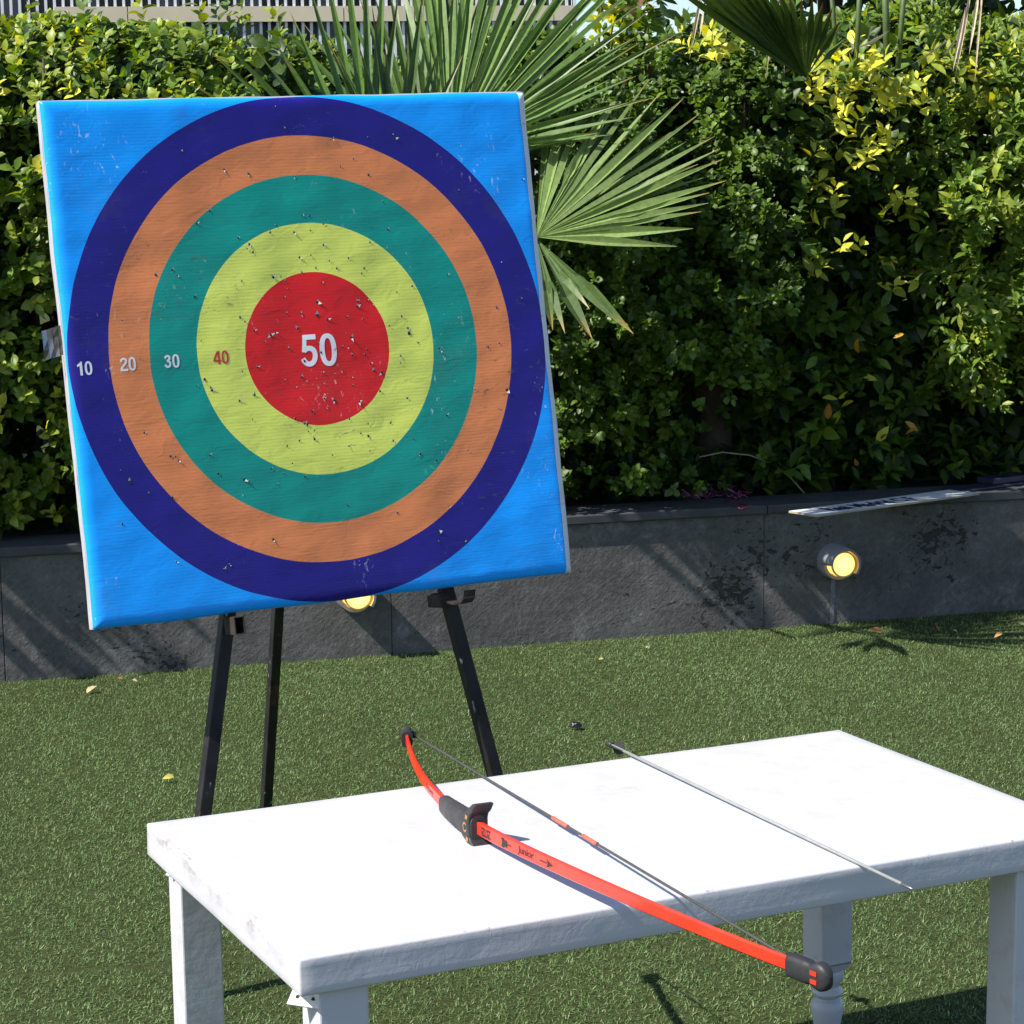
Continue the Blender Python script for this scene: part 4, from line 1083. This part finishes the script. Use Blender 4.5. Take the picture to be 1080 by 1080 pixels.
# smooth and resample
for _ in range(3): CP[1:-1] = 0.25 * CP[:-2] + 0.5 * CP[1:-1] + 0.25 * CP[2:]
arc = np.concatenate([[0], np.cumsum(np.linalg.norm(np.diff(CP, axis=0), axis=1))])
LB = arc[-1]
def bow_at(s): return np.array([np.interp(s, arc, CP[:, k]) for k in range(3)])
sg = np.linspace(0, LB, 90); BPts = np.array([bow_at(s) for s in sg])
for _ in range(6): BPts[1:-1] = 0.25 * BPts[:-2] + 0.5 * BPts[1:-1] + 0.25 * BPts[2:]
def bow_frame(s):
    i = min(max(np.searchsorted(sg, s) - 1, 0), 88); f = (s - sg[i]) / (sg[i + 1] - sg[i])
    P = BPts[i] * (1 - f) + BPts[i + 1] * f
    t = unit(BPts[min(i + 2, 89)] - BPts[max(i - 1, 0)])
    wv = unit(UPW - t * (UPW @ t)); b_ = np.cross(t, wv)     # b_ : out of the wide face
    if b_ @ np.array([-0.4, -0.9, 0]) < 0: b_ = -b_
    return P, t, wv, b_
s_grip = arc[8] - 0.004
def bow_w(s):
    d = abs(s - s_grip) / (LB - s_grip if s > s_grip else s_grip)
    return 0.0172 - 0.0030 * d
def bow_t(s):
    d = abs(s - s_grip) / (LB - s_grip if s > s_grip else s_grip)
    return 0.0066 - 0.002 * d
bcn = bow_at(s_grip)
bow = thing('bow', 'red junior bow with black grip and tip caps lying across the white table', 'bow', loc=(float(bcn[0]), float(bcn[1]), ZT))
BL_ = np.array(bow.location)
def red_limb():
    m = NT('red_fibreglass'); v = m.coord()
    c = m.ramp(m.noise(v, 14, 4), [(0.3, (0.68, 0.030, 0.012)), (0.7, (0.78, 0.045, 0.018))])
    scf = m.ramp(m.noise(m.coord(scale=(1, 1, 1)), 70, 4, 0.7), [(0.70, 0.0), (0.74, 1.0)])
    c = m.mix(m.math('MULTIPLY', scf, 0.25), c, (0.8, 0.4, 0.35))
    m.set(col=c, rough=0.24, spec=0.5, nor=m.bump(m.noise(v, 40, 3), 0.05, 0.001)); return m.m
M_red = red_limb()
M_rub = simple('black_rubber', (0.022, 0.022, 0.024), 0.55, 0.3, 40, 0.15)
M_dust = simple('dusty_rubber', (0.035, 0.033, 0.033), 0.6, 0.5, 25, 0.2)
def limb(s0, s1, n=50):
    bm = bmesh.new(); rings = []
    for s in np.linspace(s0, s1, n):
        P, t, wv, b_ = bow_frame(s); w, th = bow_w(s) / 2, bow_t(s) / 2; P = P - BL_; c_ = 0.0016
        rings.append([bm.verts.new(tuple(P + wv * a + b_ * d)) for a, d in ((w, th - c_), (w - c_, th), (-w + c_, th), (-w, th - c_), (-w, -th + c_), (-w + c_, -th), (w - c_, -th), (w, -th + c_))])
    for a, b_ in zip(rings, rings[1:]):
        for k in range(8): bm.faces.new((a[k], a[(k + 1) % 8], b_[(k + 1) % 8], b_[k]))
    bm.faces.new(rings[0]); bm.faces.new(rings[-1][::-1])
    return obj('limb', bm, M_red, bow)
s_g0, s_g1 = arc[5] + 0.022, arc[8] - 0.016
limb(0.012, s_g0 + 0.02); limb(s_g1 - 0.004, LB - 0.004)
# grip: wrapped sleeve that swells to a two-winged arrow rest
bm = bmesh.new(); rings = []
gl = s_g1 - s_g0
for f in np.linspace(0, 1, 26):
    s = s_g0 + gl * f; P, t, wv, b_ = bow_frame(s); P = P - BL_
    w = 0.0118 + 0.0045 * f ** 2 + 0.001 * math.sin(f * math.pi); th = 0.0085 + 0.0035 * math.sin(min(1, f * 1.1) * math.pi * 0.85)
    if f < 0.04: w *= 0.93; th *= 0.9
    w *= 1 + 0.012 * math.sin(f * 60); th *= 1 + 0.012 * math.sin(f * 60)
    P = P + b_ * 0.001
    rings.append([bm.verts.new(tuple(P + wv * w * math.copysign(abs(math.cos(a)) ** 0.7, math.cos(a)) + b_ * th * math.copysign(abs(math.sin(a)) ** 0.7, math.sin(a)))) for a in [2 * math.pi * k / 20 for k in range(20)]])
for a, b_ in zip(rings, rings[1:]):
    for k in range(20):
        fc = bm.faces.new((a[k], a[(k + 1) % 20], b_[(k + 1) % 20], b_[k])); fc.smooth = True
bm.faces.new(rings[0]); bm.faces.new(rings[-1][::-1])
grip = obj('grip', bm, M_dust, bow)
# the winged guard at the lower end of the grip
P, t, wv, b_ = bow_frame(s_g1 - 0.002); P = P - BL_
bm = bmesh.new()
prof = [(0.029, 0.004), (0.034, 0.012), (0.034, 0.021), (0.029, 0.0165), (0.022, 0.010), (0.017, 0.002), (0.011, -0.001), (-0.011, -0.001), (-0.014, 0.002), (-0.018, 0.009), (-0.0215, 0.015), (-0.025, 0.017), (-0.0255, 0.008), (-0.023, -0.002), (-0.017, -0.014), (-0.012, -0.026), (0.012, -0.026), (0.018, -0.015), (0.025, -0.004)]
ra = [bm.verts.new(tuple(P + wv * a + t * d + b_ * 0.0135)) for a, d in prof]; rb = [bm.verts.new(tuple(P + wv * a + t * d - b_ * 0.013)) for a, d in prof]
bm.faces.new(ra); bm.faces.new(rb[::-1])
for k in range(len(prof)):
    j = (k + 1) % len(prof); bm.faces.new((ra[k], rb[k], rb[j], ra[j]))
o = obj('arrow_rest', bm, M_rub, bow); bevel(o, 0.003, 3, 30)
# tan emblem ring printed on the guard
bm = bmesh.new(); pr = None
for k in range(23):
    a = 0.6 + k * 0.24; r1, r2 = 0.0040, 0.0064
    Q = [P + wv * (0.000 + r * math.sin(a)) + t * (-0.0125 + r * math.cos(a)) + b_ * 0.0139 for r in (r1, r2)]
    row = [bm.verts.new(tuple(q)) for q in Q]
    if pr: bm.faces.new((pr[0], pr[1], row[1], row[0]))
    pr = row
for aa in (-0.014, 0.0135):
    Q = [P + wv * (aa + d1) + t * (d2 - 0.007) + b_ * 0.0139 for d1, d2 in ((-0.003, -0.004), (0.0035, -0.002), (0.002, 0.005), (-0.0025, 0.003))]
    bm.faces.new([bm.verts.new(tuple(q)) for q in Q])
obj('emblem', bm, simple('tan_print', (0.33, 0.16, 0.05), 0.6, 0.2, 60), bow)
# tip caps
def cap(s0, s1, end):
    bm = bmesh.new(); rings = []
    N_ = 16
    for f in np.linspace(0, 1, N_):
        s = s0 + (s1 - s0) * f
        P, t, wv, b_ = bow_frame(min(max(s, 0), LB)); ex_ = (s - LB if s > LB else (s if s < 0 else 0)); P = P + t * ex_ - BL_
        w = 0.0118 if f < 0.54 else 0.0142 * math.sqrt(max(0.03, 1 - ((f - 0.77) / 0.235) ** 2)); th = 0.0080 if f < 0.8 else 0.0080 * math.sqrt(max(0.05, 1 - ((f - 0.8) / 0.2) ** 2))
        if 0.50 < f < 0.58: w *= 0.92; th *= 0.8
        rings.append([bm.verts.new(tuple(P + wv * w * math.copysign(abs(math.cos(a)) ** 0.6, math.cos(a)) + b_ * th * math.copysign(abs(math.sin(a)) ** 0.6, math.sin(a)))) for a in [2 * math.pi * k / 20 for k in range(20)]])
    for a, b_ in zip(rings, rings[1:]):
        for k in range(20): bm.faces.new((a[k], a[(k + 1) % 20], b_[(k + 1) % 20], b_[k])).smooth = True
    bm.faces.new(rings[0]); bm.faces.new(rings[-1][::-1])
    return obj('tip_cap', bm, M_rub, bow)
cap(0.028, -0.010, -1); c2 = cap(LB - 0.022, LB + 0.037, 1)
# two red slots in the lower cap
P, t, wv, b_ = bow_frame(LB); P = P + t * 0.021 - BL_
bm = bmesh.new()
for a in (0.0040, -0.0044): bm_box(bm, (-0.0046, -0.0021, 0.0), (0.0046, 0.0021, 0.0008), frame(P + wv * a + b_ * 0.0081, t, wv, b_))
obj('red_slot', bm, M_red, c2)
# string hook at the far tip
pS0 = on_bow((435.5, 775)); pS1 = onz((845, 1018), ZB(2.19) - 0.010)
P, t, wv, b_ = bow_frame(0.010); P = P - BL_
bm = bmesh.new(); bm_tube(bm, [P, P + (pS0 - BL_ - P) * 0.6, pS0 - BL_], [0.004, 0.0038, 0.0034], 8); bm_tube(bm, [pS0 - BL_ - UPW * 0.004, pS0 - BL_ + UPW * 0.005], [0.0052, 0.0046], 8)
obj('string_hook', bm, M_rub, bow)
M_str = simple('bow_string', (0.05, 0.05, 0.047), 0.8, 0.3, 200, 0.4)
bm = bmesh.new(); bm_tube(bm, [pS0 - BL_ + (pS1 - pS0) * q for q in np.linspace(0, 1, 12)], 0.00165, 8)
string = obj('bowstring', bm, M_str, bow)
M_ser = simple('red_serving', (0.62, 0.10, 0.06), 0.7, 0.2, 120)
def s_par(px):                                          # parameter on the string seen at px
    a, b_ = pS0, pS1; best = min(np.linspace(0, 1, 2001), key=lambda q: abs(((a + (b_ - a) * q) - CAM) @ RT / (((a + (b_ - a) * q) - CAM) @ FWD) * FPX + 540 - px)); return best
for x0, x1 in ((583, 599), (615, 630)):
    a, b_ = s_par(x0), s_par(x1); bm = bmesh.new()
    bm_tube(bm, [pS0 - BL_ + (pS1 - pS0) * q for q in np.linspace(a, b_, 4)], 0.0026, 10); obj('serving', bm, M_ser, string)
# lettering on the limb
M_ink = simple('black_ink', (0.012, 0.010, 0.010), 0.5, 0.2, 80)
def s_at(px):
    best, bs = 1e9, 0
    for s in np.linspace(0, LB, 1500):
        P, t, wv, b_ = bow_frame(s); q = P - CAM; x = 540 + FPX * (q @ RT) / (q @ FWD)
        if abs(x - px) < best and s > 0.2: best, bs = abs(x - px), s
    return bs
def ink(V2, F, sc, scale, flip=1.0):
    bm = bmesh.new(); vs_ = []
    for x_, y_ in V2:
        P, t, wv, b_ = bow_frame(sc + x_ * scale); P = P - BL_
        vs_.append(bm.verts.new(tuple(P + wv * y_ * scale + b_ * (bow_t(sc + x_ * scale) / 2 + 0.0004))))
    for f in F:
        try: bm.faces.new([vs_[q] for q in f])
        except ValueError: pass
    o = obj('lettering', bm, M_ink, bow); return o
def ink_text(s, px, h, bold=0.0, shear=0.0, stretch=1.0, upper=False):
    a, F = text_mesh(s, 1.0, bold, shear); hh = a[:, 1].max() - a[:, 1].min()
    sc = s_at(px) if not upper else px
    V2 = [(x_ * stretch, y_) for x_, y_, _ in a]
    return ink(V2, F, sc, h / hh)
ink_text('Junior', 557, 0.0118, 0.02, 0.15, 1.25)
ink_text('GEOLOGIC', 515, 0.0120, 0.03, 0.0, 0.34)
ink_text('Discovery', arc[4] + 0.012, 0.0095, 0.01, 0.2, 1.25, True)
# printed arrow: feathered tail before the word, head after it
tail = [(-8, -.7), (8, -.7), (8, .7), (-8, .7)]
fe = [(-9, 0), (-11, 4.2), (-5, 4.6), (-3.6, 2), (-2, 3.6), (0.5, 3.2), (2, 0), (0.5, -3.2), (-2, -3.6), (-3.6, -2), (-5, -4.6), (-11, -4.2)]
ink(tail + fe, [(0, 1, 2, 3), tuple(range(4, 16))], s_at(537), 0.00135)
hd = [(-10, -.6), (2, -.6), (2, .6), (-10, .6), (1, 3.6), (13, 0), (1, -3.6), (3.4, 0)]
ink(hd, [(0, 1, 2, 3), (4, 7, 5), (5, 7, 6)], s_at(578), 0.0014)

# ================================================================== ARROW
aN, aT = onz((641, 784), ZT + 0.0065), onz((963, 938), ZT + 0.0028)
aN[2] = ZT + 0.0065
ad = unit(aT - aN)
arrow = thing('arrow', 'grey arrow with black vanes lying across the white table beside the bow', 'arrow', loc=(float((aN + aT)[0] / 2), float((aN + aT)[1] / 2), ZT))
AL = np.array(arrow.location)
q0, q1 = aN - AL, aT - AL
ZR = 0.0021
bm = bmesh.new(); bm_tube(bm, [q0 + ad * 0.012, q0 + ad * 0.3, q1 - ad * 0.022], ZR, 12); obj('shaft', bm, simple('grey_shaft', (0.24, 0.25, 0.24), 0.6, 0.12, 60, 0.0), arrow, smooth=True)
bm = bmesh.new(); bm_tube(bm, [q1 - ad * 0.022, q1 - ad * 0.008, q1], [ZR * 1.05, ZR * 0.85, 0.0006], 12); obj('arrow_point', bm, simple('steel_point', (0.35, 0.35, 0.34), 0.35, 0.1, 60, 0, 0.8), arrow)
bm = bmesh.new(); bm_tube(bm, [q0, q0 + ad * 0.006, q0 + ad * 0.014], [0.0038, 0.0042, 0.0038], 10); obj('nock', bm, M_rub, arrow)
sd_ = np.cross(ad, UPW); sd_ = unit(sd_); up_ = np.cross(sd_, ad)
for a in (20, 140, 260):
    r = sd_ * math.cos(math.radians(a)) + up_ * math.sin(math.radians(a)); nn_ = np.cross(ad, r)
    bm = bmesh.new(); va, vb = [], []
    for x_, h_ in ((0.014, 0.0), (0.017, 0.0085), (0.024, 0.0095), (0.034, 0.008), (0.050, 0.0), ):
        va.append(bm.verts.new(tuple(q0 + ad * x_ + r * (ZR * 0.8 + h_) + nn_ * 0.0004))); vb.append(bm.verts.new(tuple(q0 + ad * x_ + r * (ZR * 0.8 + h_) - nn_ * 0.0004)))
    bm.faces.new(va); bm.faces.new(vb[::-1])
    for k in range(5): bm.faces.new((va[k], vb[k], vb[(k + 1) % 5], va[(k + 1) % 5]))
    obj('vane', bm, simple('black_vane', (0.02, 0.02, 0.021), 0.5, 0.2, 60), arrow)

# ================================================================== SMALL THINGS
# lettered board on the coping
sA_ = onz((840, 540), ZC + 0.006); sE = onz((1012, 517), ZC + 0.006)
se_ = unit(sE - sA_); se_[2] = 0; se_ = unit(se_); sn_ = np.array([-se_[1], se_[0], 0])
SLn = float(np.linalg.norm(sE - sA_)); 
sgn = thing('lettered_board', 'long white board with dark blue lettering lying on the wall coping', 'sign', mat4=frame(sA_ - UPW * 0.0055, se_, sn_, UPW))
bm = bmesh.new(); bm_box(bm, (0, -0.075, 0), (SLn, 0.03, 0.0052))
wmat = simple('white_board', (0.68, 0.69, 0.72), 0.5, 0.1, 20); emat = simple('board_edge', (0.35, 0.30, 0.22), 0.8, 0.2, 30)
o = obj('board', bm, [wmat, emat], sgn)
for p in o.data.polygons:
    if abs(p.normal.z) < 0.5: p.material_index = 1
a, F = text_mesh('Real Madrid C F', 1.0, 0.035); hh = 0.064
kx = (SLn * 0.53) / (a[:, 0].max() - a[:, 0].min()); ky = hh / (a[:, 1].max() - a[:, 1].min())
bm = bmesh.new(); vs_ = [bm.verts.new((SLn * 0.40 + x_ * kx, -0.022 + y_ * ky, 0.0058)) for x_, y_, _ in a]
for f in F:
    try: bm.faces.new([vs_[q] for q in f])
    except ValueError: pass
obj('lettering', bm, simple('navy_ink', (0.012, 0.014, 0.07), 0.5, 0.2, 50), sgn)
# dark folded sheet beyond the board
P = onz((1050, 512), ZC + 0.004)
bm = bmesh.new(); bm_box(bm, (-0.17, -0.03, -0.003), (0.16, 0.05, 0.004)); bm_box(bm, (-0.02, -0.015, 0.0045), (0.17, 0.055, 0.022))
o = obj('dark_folder', bm, simple('navy_cover', (0.022, 0.022, 0.045), 0.45, 0.3, 20)); o.matrix_world = frame(P, se_, sn_, UPW); bevel(o, 0.004, 2)
tag(o, 'dark navy folder lying on the coping behind the white board', 'folder')
# pink tinsel in the hedge foot and a loop of red ribbon
bm = bmesh.new()
for _ in range(70):
    px = (random.uniform(722, 790), random.uniform(520, 529)); P = onz(px, ZC + 0.004) + np.array([0, 0.02, random.uniform(0, 0.012)])
    d = Vector((random.gauss(0, 1), random.gauss(0, .5), random.gauss(0.4, .5))).normalized() * random.uniform(0.012, 0.03); n_ = d.orthogonal().normalized() * 0.0016
    c_ = Vector(P); bm.faces.new([bm.verts.new(q) for q in (c_ - n_, c_ + n_, c_ + d + n_, c_ + d - n_)])
bm_tube(bm, [onz(p, ZC + 0.006) + np.array([0, 0.02, 0.003 * (i % 2)]) for i, p in enumerate([(722 + 4 * k, 525 - 1.5 * (k % 3)) for k in range(18)])], 0.0026, 6)
tag(obj('tinsel', bm, simple('pink_foil', (0.55, 0.12, 0.34), 0.25, 0.2, 50, 0, 0.8)), 'tuft of pink foil tinsel at the foot of the hedge', 'tinsel')
bm = bmesh.new(); pp = [onz(p, ZC + 0.003) for p in ((764, 527), (772, 530), (785, 531), (789, 535), (781, 537), (775, 534))]
bm_tube(bm, pp, 0.0022, 6); tag(obj('ribbon', bm, simple('dark_red_ribbon', (0.16, 0.015, 0.04), 0.5, 0.2, 50)), 'small loop of dark red ribbon on the coping', 'ribbon')
# black scrap on the turf
P = onz((607, 770), 0.0)
bm = bmesh.new(); bmesh.ops.create_icosphere(bm, subdivisions=3, radius=1)
for v_ in bm.verts:
    nz_ = mnoise.noise(v_.co * 1.7 + Vector((2, 0, 0))); v_.co *= 1 + 0.55 * nz_; v_.co = Vector((v_.co.x * 0.013, v_.co.y * 0.010, max(-0.2, v_.co.z) * 0.010 + 0.010))
o = obj('black_scrap', bm, simple('black_plastic', (0.018, 0.018, 0.02), 0.35, 0.2, 60), smooth=True, loc=P)
tag(o, 'small black crumpled scrap lying on the grass behind the table', 'scrap')
# dry leaves
dl = [((95, 726), 0.034, (0.50, 0.40, 0.20), 'cream dry leaf upright on the grass left of the easel'),
      ((127, 715), 0.016, (0.30, 0.14, 0.07), 'tiny reddish dry leaf at the wall foot on the left'),
      ((142, 717), 0.015, (0.45, 0.36, 0.25), 'tiny pale dry leaf at the wall foot left of the easel'),
      ((178, 819), 0.028, (0.50, 0.42, 0.10), 'yellow dry leaf on the grass beside the left easel leg'),
      ((925, 664), 0.045, (0.26, 0.12, 0.06), 'curled brown dry leaf on the grass below the right lamp'),
      ((988, 656), 0.036, (0.42, 0.28, 0.17), 'tan dry leaf at the wall foot near the right edge'),
      ((990, 663), 0.022, (0.36, 0.18, 0.08), 'small rusty dry leaf in front of the tan one'),
      ((1008, 665), 0.022, (0.48, 0.27, 0.13), 'small orange dry leaf on the grass'),
      ((1054, 668), 0.034, (0.50, 0.27, 0.12), 'orange triangular dry leaf at the right edge of the grass'),
      ((1077, 657), 0.036, (0.34, 0.30, 0.14), 'curled olive dry leaf at the far right'),
      ((683, 682), 0.015, (0.45, 0.38, 0.22), 'tiny straw-coloured leaf at the wall foot behind the table'),
      ((635, 694), 0.014, (0.5, 0.42, 0.14), 'tiny yellow leaf on the grass right of the target')]
for px, ln, c_, lab in dl:
    P = onz(px, 0.014); ln = ln * (0.68 if px[0] > 900 else 0.85)
    d = unit(np.array([[random.gauss(0, 1), random.gauss(0, .4), random.uniform(0.0, 0.4)]]))
    v_, t_, q_, cc = leaves(P[None] - d * ln / 2, d, np.array([[random.gauss(0, .3), -0.6, 0.8]]), np.array([ln]), np.array([ln * 0.6]), np.array([c_]), fold=0.5, curl=0.5)
    ln_k = 1
    o = mesh_np('dry_leaf', v_ - P, [t_, q_], M_dry, cols=cc); o.location = P
    tag(o, lab, 'leaf', 'dry leaves on the grass')
